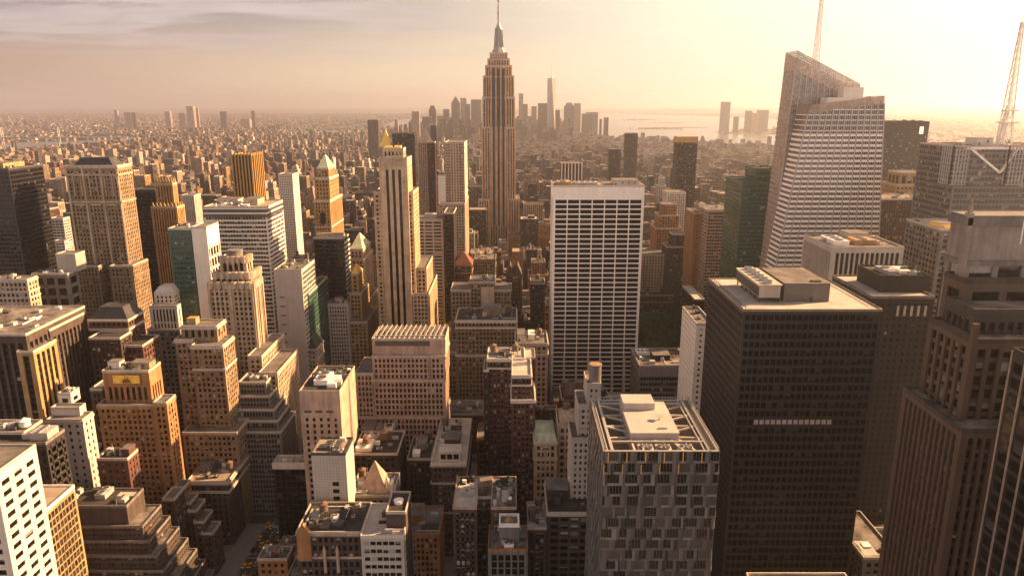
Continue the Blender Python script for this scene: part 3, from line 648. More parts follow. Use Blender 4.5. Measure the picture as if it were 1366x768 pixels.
B('setback_tower', 'skyscraper', 'slender cream setback tower with three dark vertical window strips', 'the slender cream tower with dark strips',
  T(510, 538, 199, 632, D=14, st=S(3, 5, .5, .4), w='golden_stone', on=1, roof='roof_tan'), T(505, 543, 212, 622, u2=549, st=S(3, 3.8, .6, .4, .3, .2, blank='n', top=6), w='golden_stone'),
  T(498, 551, 257, 626, u2=558, st=S(3.4, 3.8, .43, .42, .3, .2), w='golden_stone'), T(545, 569, 358, 630, u2=577, st=S(3.2, 3.8, .43, .42), w='golden_stone'), T(545, 572, 392, 624, u2=583, st=S(3.2, 3.8, .43, .42), w='golden_stone'),
  extra=chain(five_hundred, ), feats=[('un', .1, .4, .2, .7, 2, 'gilt'), ('un', .55, .85, .2, .7, 2.5, 'gilt')])
B('banded_apartments', 'apartment tower', 'pale banded apartment slab with dark glass end bay behind the cream tower', 'the pale banded slab behind the cream tower',
  T(540, 591, 293, 720, D=26, st=S(8, 3.5, .18, .5, .2, .7, blind=.1), w='pale_panel'), T(592, 605, 285, 712, u2=609, st=GL(gl='glass_black', sh=.25, blank='W'), w='black_metal', roof='roof_dark'), feats=[('un', .5, .8, .3, .7, 4, 'steel', 1)])
B('white_grid_tower', 'skyscraper', 'slim white gridded tower with a slotted crown and lit right face', 'the slim white gridded tower',
  T(593, 619, 191, 950, u2=623, st=S(3.2, 3.6, .45, .35, .13, .13, top=1), w='white_panel'), T(584, 594, 234, 946, D=20, st=BLANK, w='white_panel'), T(585, 620, 272, 930, u2=625, st=S(3.6, 3.8, .5, .4, .5, .2), w='cream_stone'), extra=ribs_front([.02, .18, .34, .5, .66, .82, .98], 1.3, .6, 'gold_brick', sides='n', drop=-1))
B('brown_slab', 'skyscraper', 'wide dark brown slab beyond the slender cream tower', 'the wide dark brown slab', T(523, 553, 179, 1500, D=40, st=GL(bay=3), w='dark_bronze', roof='roof_dark', cop='dark_bronze'))
B('pointed_tower', 'skyscraper', 'pink stone tower with a pointed pyramid top, between brown slab and white tower', 'the pointed pink tower', T(557, 572, 190, 1180, u2=577, st=S(3, 3.6, .5, .4), w='pink_stone'), T(570, 580, 190, 1160, D=16, st=GL(), w='red_brick', roof='roof_dark'), extra=pyr('pink_stone', 22, .5))
def gilded(root, ts, rnd):
    x0, x1, y0, y1 = ts[0]['rect']; z = ts[0]['z1']; mx, my = (x0+x1)/2, (y0+y1)/2
    cap(root, 'spire', 'gilt', lambda mb: (mb.frus((x0+1, x1-1, y0+1, y1-1), z, (mx-2.2, mx+2.2, my-2.2, my+2.2), z+27), mb.cyl(mx, my, z+27, z+38, 2.0, .1, 8)))
B('gilded_tower', 'skyscraper', 'distant tower with a steep gilded pyramid spire rising over the cream tower', 'the gilded spire', T(505, 523, 196, 1500, D=26, st=S(3.5, 4, .5, .4), w='cream_stone'), extra=gilded)
def gold_ribs(root, ts, rnd):
    x0, x1, y0, y1 = ts[0]['rect']; z = ts[0]['z1']
    mb = MB()
    for i in range(7):
        c = x0 + i*(x1-x0)/6; mb.box(c-.9, c+.9, y0-1.2, y0+.1, 0, z+2.5)
    for i in range(1, 7):
        c = y0 + i*(y1-y0)/6; mb.box(x1-.1, x1+1.2, c-.9, c+.9, 0, z+2.5)
    obj('rib', mb, M['gold_metal'], root)
B('ribbed_tower', 'skyscraper', 'dark tower with bright gold vertical ribs from street to roof', 'the gold ribbed tower', T(309, 335, 207, 900, u2=349, st=GL(gl='glass_black', bay=4), w='dark_bronze', roof='roof_tan', cop='gold_metal'), extra=gold_ribs)
B('white_grid_block', 'office building', 'white gridded office block right of the gold ribbed tower', 'the white gridded block', T(371, 390, 233, 1000, u2=398, st=S(2.6, 3.5, .5, .5), w='white_panel'))
# --- lower left
def notch(root, ts, rnd): pass
B('ribbed_block', 'office tower', 'broad dark ribbed stone block with lit notched corner and glass roof vaults', 'the broad dark ribbed block',
  T(-100, 34, 447, 400, D=60, st=S(4.4, 4.2, .38, .22, .9, .15, top=5, sp='dark_stone', blind=.05), w='brown_stone', roof='roof_mix'), T(-60, 66, 441, 420, u2=112, st=S(4.4, 4.2, .38, .22, .9, .15, top=5, sp='dark_stone', blind=.05), w='brown_stone', roof='roof_tan'),
  T(20, 74, 462, 428, u2=130, st=S(4.4, 4.2, .38, .22, .9, .15, sp='dark_stone', blind=.05), w='brown_stone'),
  T(22, 44, 470, 397, D=22, st=S(4.4, 4.2, .38, .22, .9, .15, sp='dark_stone', blind=.05), w='gold_brick'),  # notched corner in gold, its sunlight put into the wall colour
  extra=lambda root, ts, rnd: cap(root, 'glass_vault', 'roof_pale', lambda mb: [mb.prism([(ts[1]['rect'][0]+20+i*5, ts[1]['rect'][2]+6), (ts[1]['rect'][0]+24+i*5, ts[1]['rect'][2]+6), (ts[1]['rect'][0]+24+i*5, ts[1]['rect'][3]-8), (ts[1]['rect'][0]+20+i*5, ts[1]['rect'][3]-8)], ts[1]['z1']+.1, ts[1]['z1']+2.2) for i in range(6)]), feats=[('rnd', 12)])
B('mansard_block', 'office building', 'dark red ornate block with a black mansard roof and lower stepped wings', 'the dark ornate mansard block',
  T(118, 170, 426, 455, u2=191, st=S(3.2, 3.9, .43, .42), w='red_brick', roof='roof_dark', par=0), T(148, 190, 462, 446, u2=212, st=S(3.2, 3.9, .43, .42), w='red_brick', roof='roof_dark'), T(118, 160, 452, 440, D=14, st=S(3.2, 3.9, .43, .42), w='dark_brick', roof='roof_dark'),
  extra=chain(lambda root, ts, rnd: cap(root, 'mansard_roof', 'slate', lambda mb: mb.frus(ts[0]['rect'], ts[0]['z1'], (ts[0]['rect'][0]+5, ts[0]['rect'][1]-5, ts[0]['rect'][2]+5, ts[0]['rect'][3]-4), ts[0]['z1']+7)), cornice([0, 6])), feats=[])
B('colonnade_block', 'office building', 'white building with a column screen and a sloped white roof', 'the white colonnaded building',
  T(205, 231, 391, 530, D=16, st=S(3, 3.2, .5, .4), w='white_stone', on=1, par=0), T(199, 236, 409, 522, u2=241, st=S(2.6, 11, .45, .12, .8, .3, top=2, blind=0), w='white_stone'), T(197, 240, 440, 518, u2=247, st=PUNCH, w='grey_stone'), extra=pyr('white_stone', 4.5, .1, 'sloped_roof', top=.3))
B('wedding_cake_block', 'office building', 'small white stepped building between the dark ribbed block and orange tower', 'the small white stepped building',
  T(77, 94, 526, 362, D=8, st=S(5, 4, .3, .3), w='white_stone', on=1), T(68, 106, 545, 356, u2=114, st=S(3.5, 4, .43, .42), w='white_stone', on=2), T(62, 110, 561, 350, u2=124, st=S(4, 4, .65, .55), w='pale_panel'), feats=[('rnd', 3)], extra=cornice([0], tier=2))
def french(root, ts, rnd):
    x0, x1, y0, y1 = ts[0]['rect']; z = ts[0]['z1']; w = x1-x0
    cap(root, 'tiled_panel', 'yellow_tile', lambda mb: mb.box(x0+w*.22, x0+w*.80, y0-.55, y0+.1, z-6.6, z-1.8))
    cap(root, 'panel_frame', 'orange_brick', lambda mb: (mb.box(x0+w*.2, x0+w*.82, y0-.75, y0+.1, z-1.8, z-1), mb.box(x0+w*.2, x0+w*.82, y0-.75, y0+.1, z-7.4, z-6.6), mb.box(x0+w*.2, x0+w*.22, y0-.75, y0+.1, z-6.6, z-1.8), mb.box(x0+w*.8, x0+w*.82, y0-.75, y0+.1, z-6.6, z-1.8)))
    mx = x0+w*.51
    def disc(mb):
        for i in range(12):
            a, b = math.pi*i/12, math.pi*(i+1)/12
            mb.bar((mx+1.9*math.cos(a), y0-.7, z-6.2+1.9*math.sin(a)), (mx+1.9*math.cos(b), y0-.7, z-6.2+1.9*math.sin(b)), .3)
            if i % 2: mb.bar((mx, y0-.7, z-6.2), (mx+3.4*math.cos(a), y0-.7, z-6.2+3.4*math.sin(a)), .12)
    cap(root, 'sunburst', 'red_tile', disc)
FR = S(2.9, 3.5, .43, .42, .35, .13, blind=.35)
B('deco_tower', 'skyscraper', 'orange brick art deco tower with a gilded sunburst panel and stepped right wing', 'the orange art deco tower',
  T(136, 198, 496, 344, u2=214, st=S(3.1, 10, .45, .2, .7, .2, top=9, sp='orange_brick'), w='orange_brick', roof='roof_mix', on=1), T(130, 204, 541, 341, u2=219, st=FR, w='orange_brick', roof='roof_mix'), T(120, 136, 520, 350, D=16, st=FR, w='brown_brick'),
  T(204, 222, 538, 338, u2=234, st=FR, w='orange_brick', roof='roof_mix'),
  T(216, 232, 667, 318, u2=246, st=FR, w='brown_brick'), T(229, 242, 655, 333, u2=254, st=FR, w='orange_brick'), T(238, 254, 672, 330, u2=265, st=FR, w='brown_brick'), T(250, 262, 682, 328, u2=274, st=FR, w='brown_brick'), T(258, 272, 697, 326, u2=284, st=FR, w='brown_brick'), T(268, 284, 712, 324, u2=295, st=FR, w='brown_brick'),
  extra=chain(french, cornice([.2], 'gold_brick', .6, 1.0, 1), cornice([.2], 'gold_brick', .5, .9, 3)), feats=[('ph', .05, .3, .3, .7, 4, 'white_stone'), ('ph', .55, .95, .3, .8, 3.5, 'gold_brick'), ('rnd', 9)])
B('corner_tower', 'office tower', 'tan office tower with a bright golden right face and a round-edged top block', 'the tan tower with golden right face',
  T(241, 289, 436, 408, D=14, st=S(4, 6, .5, .4, .4, .2, top=2), w='tan_stone', on=1), T(255, 297, 462, 400, u2=312, st=S(2.9, 3.6, .43, .42, .3, .13, blind=.35), w='tan_stone'), T(233, 256, 454, 405, D=20, st=S(2.9, 3.6, .43, .42, .3, .13, blind=.35), w='tan_stone'),
  T(243, 316, 578, 392, u2=332, st=S(2.9, 3.6, .43, .42, .3, .13, blind=.35), w='tan_stone'), extra=chain(cornice([0, 14], tier=1), cornice([0], tier=2), cornice([0], tier=0)), feats=[('un', .1, .35, .3, .7, 4, 'gold_brick')])
ST = S(1.9, 3.6, .22, .3, .35, .3, top=1.2, gl='glass_mid', blind=.1)
B('stepped_office', 'office building', 'grey gridded office block stepping down in five tiers', 'the grey five-tier stepped block',
  T(318, 355, 511, 442, u2=366, st=ST, w='grey_panel', on=1), T(318, 360, 529, 438, u2=374, st=ST, w='grey_panel', on=2), T(318, 366, 547, 434, u2=381, st=ST, w='grey_panel', on=3), T(318, 371, 562, 430, u2=387, st=ST, w='grey_panel', on=4), T(318, 375, 577, 426, u2=394, st=ST, w='grey_panel'), feats=[('un', .3, .6, .3, .7, 2, 'pale_panel'), ('rnd', 3)])
B('mansard_hotel', 'office building', 'cream block with black mansard roof above a pale attic storey', 'the cream block with black mansard roof',
  T(356, 422, 465, 492, u2=431, st=S(3.0, 4, .5, .42, .3, .13), w='cream_stone', par=0), extra=chain(lambda root, ts, rnd: cap(root, 'mansard_roof', 'slate', lambda mb: mb.frus(ts[0]['rect'], ts[0]['z1'], (ts[0]['rect'][0]+3, ts[0]['rect'][1]-4, ts[0]['rect'][2]+4, ts[0]['rect'][3]-2), ts[0]['z1']+7)), cornice([0, 9, 20])), feats=[])
B('grid_tower', 'office tower', 'grey gridded tower with a brightly lit white right face', 'the grey tower with white right face', T(437, 464, 406, 520, u2=475, st=S(2.4, 3.5, .4, .42, .35, .3, blind=.3), w='pale_panel'), feats=[('ph', .2, .6, .3, .7, 3), ('rnd', 5)])
def rim(mat, h=.6, tier=0):
    def f(root, ts, rnd): mb = MB(); x0, x1, y0, y1 = ts[tier]['rect']; parapet(mb, (x0-.05, x1+.05, y0-.05, y1+.05), ts[tier]['z1']+1.45, h, .6, .12); obj('rim', mb, M[mat], root)
    return f
B('stone_slab', 'office tower', 'plain pink stone slab with a blank white right wall and gold roof rim', 'the pink slab with blank white side',
  T(399, 453, 523, 372, u2=473, st=S(4.2, 3.7, .62, .4, .4, .2, top=15, blank='W', blind=.1), w='pink_stone', roof='roof_dark', cop='pink_stone'), feats=[('un', .25, .6, .25, .6, 3, 'white_paint', 2), ('un', .62, .85, .15, .5, 2.4, 'white_paint'), ('rnd', 7)],
  extra=lambda root, ts, rnd: cap(root, 'slot_window', 'dark_metal', lambda mb: [mb.box(ts[0]['rect'][0]+a, ts[0]['rect'][0]+a+4, ts[0]['rect'][2]-.06, ts[0]['rect'][2]+.05, ts[0]['z1']-12, ts[0]['z1']-10.6) for a in (2, 8, 14)]))
def pale_grid(root, ts, rnd):
    x0, x1, y0, y1 = ts[0]['rect']; z = ts[0]['z1']; mb = MB()
    for i in range(int((x1-x0)/1.5)+1): mb.box(x0+i*1.5-.04, x0+i*1.5+.04, y0-.03, y0+.05, 0, z-1)
    for i in range(int(z/1.5)): mb.box(x0, x1, y0-.025, y0+.05, i*1.5-.035, i*1.5+.035)
    obj('panel_joint', mb, M['grey_stone'], root)
    mb = MB()
    for (a, i) in ((.66, 16), (.66, 20), (.66, 24), (.66, 28), (.66, 33), (.28, 33), (.66, 38), (.28, 38), (.28, 43), (.66, 43)):
        zz = z - i; mb.box(x0+a*(x1-x0)-1.6, x0+a*(x1-x0)+1.6, y0-.08, y0+.05, zz-1.1, zz+1.1)
        q = obj('window', mb, M['glass_dark'], root); mb = MB()
B('panel_block', 'office building', 'windowless white panelled block with a recessed roof plant, few square windows', 'the white panelled block', T(415, 461, 606, 330, u2=471, st=BLANK, w='pale_panel', roof='roof_tan', cop='dark_metal'), extra=pale_grid, feats=[('un', .3, .75, .25, .7, 1.6, 'dark_metal', 3), ('rnd', 2)])
B('dark_glass_block', 'office building', 'low black glass building with a white roof parapet left of the panelled block', 'the low black glass building', T(364, 416, 620, 392, D=10, st=GL(gl='glass_black', sh=.12, pw=.06, bay=3, top=3), w='dark_bronze', roof='roof_pale', cop='white_stone', par=1.6), feats=[('rnd', 5)],
  extra=lambda root, ts, rnd: cap(root, 'white_fascia', 'white_stone', lambda mb: mb.box(ts[0]['rect'][0]-.4, ts[0]['rect'][1]-.2, ts[0]['rect'][2]-.5, ts[0]['rect'][2]+.2, ts[0]['z1']-2.4, ts[0]['z1']+1.7)))
PK = S(2.6, 3.7, .43, .34, .25, .12, top=1.4, blind=.08)
def pink_top(root, ts, rnd):
    x0, x1, y0, y1 = ts[0]['rect']; z = ts[0]['z1']
    cap(root, 'louvre', 'dark_metal', lambda mb: mb.box(x0+2, x1-10, y0-.08, y0+.2, z-4.2, z-.8))
    mb = MB()
    for i in range(14): c = x0+1+i*(x1-x0-2)/14; mb.bar((c, y0+1, z+.6), (c+2, y1-1, z+2.4), .22)
    mb.box(x0+1, x1-1, y0+4, y0+4.5, z+1.0, z+1.6); mb.box(x0+1, x1-1, y1-6, y1-5.5, z+1.4, z+2.0)
    obj('roof_framework', mb, M['lime_coping'], root)
B('pink_office', 'office building', 'broad pink stone office block in horizontal tiers with a metal frame on its roof', 'the broad pink office block',
  T(496, 594, 453, 445, D=26, st=S(6, 4, .5, .5, .1, .08, top=13, blank='nW'), w='pink_stone', on=1), T(496, 594, 476, 443, D=30, st=PK, w='pink_stone', on=2), T(497, 593, 508, 441, D=32, st=PK, w='pink_stone', on=3), T(474, 595, 557, 439, D=34, st=PK, w='pink_stone'),
  T(474, 498, 499, 441, D=30, st=PK, w='pink_stone'), extra=chain(pink_top, cornice([0], 'pink_stone', .6, .8, 1), cornice([0], 'pink_stone', .6, .8, 2), cornice([0], 'pink_stone', .5, .8, 3), ribs_front([.78, .985], 1.0, .5, 'pink_stone', 1, sides='n')))
def white_pyr(root, ts, rnd):
    x0, x1, y0, y1 = ts[0]['rect']; z = ts[0]['z1']; a, b = x0+(x1-x0)*.2, x0+(x1-x0)*.86
    cap(root, 'pyramid_roof', 'pink_stone', lambda mb: mb.frus((a, b, y0+3, y0+3+(b-a)), z+.1, ((a+b)/2-.1, (a+b)/2+.1, y0+3+(b-a)/2-.1, y0+3+(b-a)/2+.1), z+15.5))
    cap(root, 'stair_tower', 'white_stone', lambda mb: (mb.box(b+1, x1-.6, y0+3, y0+10, z, z+5), mb.cyl(b-.2, y0+5, z, z+7, 1.0, 1.0), mb.cyl(b-.2, y0+5, z+7, z+9, 1.1, .1)))
B('pyramid_roof_block', 'office building', 'low block topped by a steep pale pyramid and strips of roof machinery', 'the low block with pale pyramid', T(466, 524, 662, 345, D=24, st=PUNCH, w='grey_stone', roof='roof_mix'), extra=white_pyr, feats=[('rnd', 6), ('un', .05, .4, .05, .25, 1.5, 'grey_metal', 3)])
B('plant_roof_block', 'office building', 'dark block with a crowded machinery roof and water tank behind the pale pyramid', 'the dark block with crowded roof', T(470, 530, 606, 385, D=30, st=PUNCH, w='dark_brick', roof='roof_dark'), feats=[('un', .05, .4, .1, .5, 2.5, 'white_paint', 3), ('un', .1, .45, .6, .85, 2, 'grey_metal', 2), ('tk', .62, .55, 3.0, 4.5, 2), ('rnd', 10)])
B('gold_roof_block', 'office building', 'narrow brown block with golden lit roof sheds before the pink office block', 'the brown block with golden sheds', T(478, 521, 588, 416, u2=530, st=PUNCH, w='brown_brick', roof='roof_tan'), feats=[('ph', .02, .42, .3, .8, 4, 'gold_brick'), ('ph', .5, .62, .2, .6, 5, 'gold_brick'), ('un', .65, .95, .1, .9, 1.2, 'white_paint', 2), ('rnd', 5)])
B('chamfer_block', 'office building', 'broad brown block with pale banded cornice below the tan tower', 'the brown block with pale cornice',
  T(249, 304, 643, 332, u2=334, st=S(3.0, 4.0, .5, .42, .4, .13, top=3), w='brown_stone', roof='roof_tan'), extra=chain(cornice([0, 5.5], 'lime_coping', .8), ), feats=[('ph', .1, .4, .3, .6, 4, 'grey_stone'), ('un', .5, .8, .5, .8, 2, 'white_paint', 3), ('rnd', 9)])
B('brown_side_block', 'office building', 'dark brown loft block with a small lit roof house behind the corniced block', 'the dark loft with lit roof house', T(322, 352, 606, 400, u2=360, st=PUNCH, w='brown_brick', roof='roof_mix'), feats=[('ph', .45, .9, .2, .7, 4, 'pink_stone'), ('rnd', 6)])
WS = S(7.6, 4.5, .38, .5, .35, .4, top=4, blind=.06)
def near_b(name, cat, label, short, rect, z, st, w, **k):
    t = dict(rect=rect, z1=z, on=None, z0=None, st=st, w=w, roof=k.pop('roof', 'roof_grey'), par=1.0, cop=k.pop('cop', 'lime_coping')); return B(name, cat, label, short, t, **k)
near_b('white_grid_office', 'office tower', 'bright white office tower with dark square windows at the lower edge', 'the bright white tower at the lower edge', (-240, -192, 246, 270), 126, WS, 'white_stone')
near_b('gold_glass_office', 'office building', 'low glass building with gold reflections beside the bright white tower', 'the gold glass building', (-232, -199, 276, 300), 91, GL(gl='glass_mid', bay=2.4, sh=.2, blind=.0), 'gold_brick', roof='roof_tan', cop='white_paint')
B('dark_plant_block', 'office building', 'charcoal block with white rooftop tanks behind the bright white tower', 'the charcoal block with roof tanks', T(-40, 32, 578, 322, D=14, st=S(5, 4, .8, .7, .2, .2), w='dark_stone'), T(-40, 61, 592, 316, u2=86, st=S(5, 4, .75, .6, .2, .2), w='dark_stone', roof='roof_dark', cop='grey_stone'), feats=[('tk', .85, .5, 2.6, 3, .6, 'white_paint'), ('rnd', 5)], extra=lambda root, ts, rnd: feats_on(root, ts[1]['rect'], ts[1]['z1']+.1, [('un', .74, .98, .2, .8, 4, 'grey_metal', 4), ('rnd', 3)], 'dark_stone', rnd))
B('brown_mid_block', 'office building', 'plain brown brick block squeezed between charcoal block and red block', 'the plain brown block', T(92, 131, 609, 333, D=20, st=S(3.2, 3.6, .6, .55), w='brown_brick', roof='roof_dark'), feats=[('rnd', 4)])
B('red_mid_block', 'office building', 'red brick block with a fiery lit right face before the orange tower', 'the red block with fiery right face', T(129, 170, 613, 306, u2=184, st=S(3.2, 3.6, .6, .55), w='red_brick', roof='roof_dark'), feats=[('ph', .72, .97, .3, .9, 4, 'red_brick'), ('rnd', 6)])
def terraces():
    ts = []; X1, z, Y0 = -189.0, 68.0, 321.0
    for k in range(8):
        st = BLANK if k == 0 else S(2.2, 3.6, .3, .5, .2, .5, top=.6, gl='glass_mid', blind=.1)
        ts.append(dict(rect=(-224 - (2 if k else 0), X1 + k*3.8 + (4 if k else 0), Y0 - k*2.4, 338 + k*.3), z1=z - k*6.6 - (3 if k else 0), on=(k+1 if k < 7 else None), z0=None, st=st, w='brown_stone', roof='roof_mix' if k % 2 else 'roof_dark', par=.9, cop='grey_stone'))
    return ts
B('terraced_office', 'office building', 'brown office block stepping down in many planted terraces at the bottom edge', 'the many-terraced block', *terraces(), feats=[('un', .45, .6, .4, .9, 2.5, 'grey_metal', 2), ('rnd', 5)])
# --- bottom centre
def gothic(root, ts, rnd):
    x0, x1, y0, y1 = ts[0]['rect']; z = ts[0]['z1']
    def gb(mb, c, w, h): mb.prism([(c-w, y0-.8), (c+w, y0-.8), (c+w, y0+1.2), (c-w, y0+1.2)], z-14, z+.5); mb.add([(c-w, y0-.8, z+.5), (c+w, y0-.8, z+.5), (c, y0-.8, z+h), (c-w, y0+1.2, z+.5), (c+w, y0+1.2, z+.5), (c, y0+1.2, z+h)], [(0,1,2), (4,3,5), (0,2,5,3), (2,1,4,5)])
    cap(root, 'gable', 'orange_brick', lambda mb: gb(mb, x0+3.5, 3.2, 5))
    mb = MB()
    for q in (.42, .62): c = x0+q*(x1-x0); mb.cyl(c, y0-.6, z-20, z-9, .8, .8, 8); mb.cyl(c, y0-.6, z-9, z-5.5, 1.0, .05, 8)
    obj('turret', mb, M['pink_stone'], root)
B('gothic_block', 'office building', 'brown gothic block with gable, pointed turrets and black flat roof', 'the brown gothic block', T(395, 482, 711, 300, D=26, st=S(2.8, 4.2, .42, .4, .4, .13), w='brown_stone', roof='roof_dark'), extra=chain(gothic, cornice([.1, 12], 'pink_stone', .5, .8)), feats=[('rnd', 9), ('tk', .8, .6, 1.6, 3, 1.2)])
def disc_tower(root, ts, rnd):
    x0, x1, y0, y1 = ts[1]['rect']; z = ts[1]['z1']
    cap(root, 'water_tank', 'white_paint', lambda mb: (mb.cyl((x0+x1)/2, (y0+y1)/2, z, z+1.6, 2.2, 2.2, 18), mb.cyl((x0+x1)/2, (y0+y1)/2, z+1.6, z+2.1, 2.4, 1.2, 18)))
B('banded_loft', 'office building', 'pale loft with window bands and a brick roof tower holding a white tank', 'the pale loft with white-tanked tower', T(481, 538, 716, 296, D=28, st=S(3.0, 4.2, .16, .5, .2, .4, blind=.25), w='pale_panel', roof='roof_pale', cop='white_stone'), T(515, 541, 684, 303, u2=548, st=BLANK, w='brown_stone', roof='roof_dark'), extra=disc_tower, feats=[('rnd', 2)])
B('dormer_loft', 'office building', 'brown loft with a long pale roof and a white dormer house at its front', 'the loft with white dormer house',
  T(575, 621, 620, 380, D=62, st=S(2.4, 3.8, .45, .5, .3, .35, blind=.55), w='brown_brick', roof='roof_pale', cop='white_stone'), extra=chain(lambda root, ts, rnd: cap(root, 'dormer', ['white_stone', 'glass_dark', 'roof_pale'], lambda mb: (mb.box(ts[0]['rect'][0]+4.5, ts[0]['rect'][0]+16.5, 384, 393, ts[0]['z1'], ts[0]['z1']+6), mb.box(ts[0]['rect'][0]+4, ts[0]['rect'][0]+17, 383.4, 393.5, ts[0]['z1']+6, ts[0]['z1']+6.6, 2), [mb.box(ts[0]['rect'][0]+5.2+i*3.7, ts[0]['rect'][0]+8.2+i*3.7, 383.9, 384.2, ts[0]['z1']+1.6, ts[0]['z1']+4.8, 1) for i in range(3)])), cornice([0, 11, 30], 'lime_coping', .6, .7)), feats=[('ph', .3, .75, .35, .55, 5, 'brown_stone'), ('rnd', 8)])
B('black_loft', 'office building', 'black brick loft with white roof tanks left of the white dormer loft', 'the black loft', T(543, 575, 613, 396, D=30, st=S(2.6, 3.8, .45, .5, blind=.15), w='dark_brick', roof='roof_dark'), feats=[('ph', .3, .7, .4, .8, 4, 'grey_panel'), ('un', .2, .5, .1, .3, 2.4, 'white_paint'), ('rnd', 6)])
AP = S(2.5, 3.3, .44, .35, .13, .13, blind=.5)
B('twin_wing_apartments', 'apartment block', 'brown apartment block with two wings, a court between and a roof tank', 'the twin-wing apartment block',
  T(604, 636, 678, 318, D=30, st=AP, w='brown_brick', roof='roof_pale', cop='pink_stone'), T(655, 689, 678, 318, D=30, st=AP, w='brown_brick', roof='roof_mix', cop='pink_stone'), T(634, 657, 664, 332, D=16, st=AP, w='brown_brick', roof='roof_tan', cop='white_stone'),
  extra=lambda root, ts, rnd: (tank(root, (ts[2]['rect'][0]+ts[2]['rect'][1])/2-.5, ts[2]['rect'][2]+4, ts[2]['z1'], 2.6, 4.4, 1.0), penthouse(root, ts[2]['rect'][0]+2, ts[2]['rect'][1]-.6, ts[2]['rect'][2]+9, ts[2]['rect'][3]-1, ts[2]['z1'], 4, 'pink_stone'), feats_on(root, ts[1]['rect'], ts[1]['z1']+.1, [('rnd', 9)], 'brown_brick', rnd), tag(cap(root, 'roof_garden', 'green_leaf', lambda mb: [mb.frus((x-.9, x+.9, y-.9, y+.9), z0-.1, (x-.5, x+.6, y-.4, y+.5), z0+rnd.uniform(1, 2.2)) for x, y, z0 in [(rnd.uniform(ts[k]['rect'][0]+1.5, ts[k]['rect'][1]-1.5), rnd.uniform(ts[k]['rect'][3]-8, ts[k]['rect'][3]-1.5), ts[k]['z1']+.15) for k in (0, 1) for _ in range(12)]]), kind='stuff')), feats=[('rnd', 5)])
def frame_house(root, ts, rnd):
    x0, x1, y0, y1 = ts[0]['rect']; z = ts[0]['z1']; a, b = x0+(x1-x0)*.28, x0+(x1-x0)*.78
    cap(root, 'roof_house', ['grey_stone', 'roof_dark'], lambda mb: (mb.box(a, b, y0+6, y0+15, z, z+9), mb.box(a-.3, b+.3, y0+5.7, y0+15.3, z+4.4, z+4.9)))
    cap(root, 'white_frame', 'white_paint', lambda mb: parapet(mb, (a, b, y0+6, y0+15), z+9, 1.2, .8, .2))
    cap(root, 'tank_cover', 'gold_brick', lambda mb: mb.cyl((a+b)/2, y0+10.5, z+9, z+10.6, 2.6, 1.0, 8))
B('framed_roof_block', 'office building', 'narrow block with gridded front and white framed roof house at bottom centre', 'the narrow block with white framed roof', T(651, 704, 734, 300, D=20, st=S(3.2, 3.6, .25, .13, .45, .4, blind=.05), w='grey_stone', roof='roof_mix', cop='orange_brick'), extra=frame_house, feats=[('un', .4, .65, .08, .22, 1.6, 'white_paint', 2), ('rnd', 5)])
B('low_brick_block', 'office building', 'low dark brick block with rubbly pale roof and wood tank', 'the low block with rubbly pale roof', T(704, 729, 705, 318, D=24, st=AP, w='brown_brick', roof='roof_pale'), feats=[('tk', .65, .75, 2.0, 4, 2.5), ('rnd', 8)])
B('tank_roof_loft', 'office building', 'wide dark loft with big paired windows, black roof house and two round tanks', 'the wide loft with two round tanks', T(730, 790, 685, 320, D=30, st=S(5.2, 3.9, .26, .45, .4, .3, blind=.25), w='brown_stone', roof='roof_dark'),
  feats=[('ph', .02, .5, .4, .8, 6, 'dark_brick'), ('tk', .62, .72, 1.9, 3.4, 4.5, 'white_paint'), ('tk', .88, .72, 1.9, 3.4, 4.5, 'wood'), ('rnd', 5)], extra=cornice([0], 'pale_panel', .5, .8))
def big_tank(root, ts, rnd):
    x, z = at(794.5, 510, 341); z = ts[0]['z1']
    cap(root, 'water_tank', ['grey_stone', 'gold_brick'], lambda mb: (mb.cyl(x, 344, z, z+9, 3.1, 3.1, 24), mb.cyl(x, 344, z+9, z+9.5, 3.4, 3.4, 24), mb.cyl(x, 344, z+9.5, z+9.6, 2.7, 2.7, 24, 1)))
B('balcony_tower', 'apartment tower', 'pale tower with striped balconies and a large grey drum tank on top', 'the pale tower with grey drum tank',
  T(783, 802, 513, 340, D=16, st=S(3.0, 3.4, .55, .5), w='pale_panel'), T(771, 801, 541, 338, D=18, st=S(2.8, 3.2, .5, .5, .2, .6), w='pale_panel'), T(762, 795, 586, 334, D=20, st=S(2.8, 3.3, .55, .5), w='pale_panel'), extra=big_tank, feats=[])
def arch_roof(mat):
    def f(root, ts, rnd):
        x0, x1, y0, y1 = ts[0]['rect']; z = ts[0]['z1']; n = 12; c = (x0+x1)/2; r = (x1-x0)*.42
        pts = [(c-r*math.cos(math.pi*i/n), r*.55*math.sin(math.pi*i/n)) for i in range(n+1)]
        mb = MB(); vs = [(x, y0-.3, z+h) for x, h in pts] + [(x, y1-2, z+h) for x, h in pts]
        mb.add(vs, [tuple(range(n, -1, -1)), tuple(range(n+1, 2*n+2))] + [(i, i+1, n+2+i, n+1+i) for i in range(n)])
        obj('arched_gable', mb, M[mat], root)
    return f
B('arched_brick_hall', 'office building', 'brown brick block with a broad arched gable at the foot of the white gridded slab', 'the block with broad arched gable', T(749, 783, 533, 430, D=22, st=S(6, 6, .8, .7), w='brown_brick', roof='roof_dark'), extra=arch_roof('brown_brick'))
B('arcaded_loft', 'office building', 'narrow pale loft with an arched top storey beside the balcony tower', 'the narrow arch-topped loft', T(744, 772, 567, 392, D=22, st=S(3.0, 4.2, .4, .4), w='pink_stone', roof='roof_dark'), extra=arch_roof('pink_stone'), feats=[('rnd', 3)])
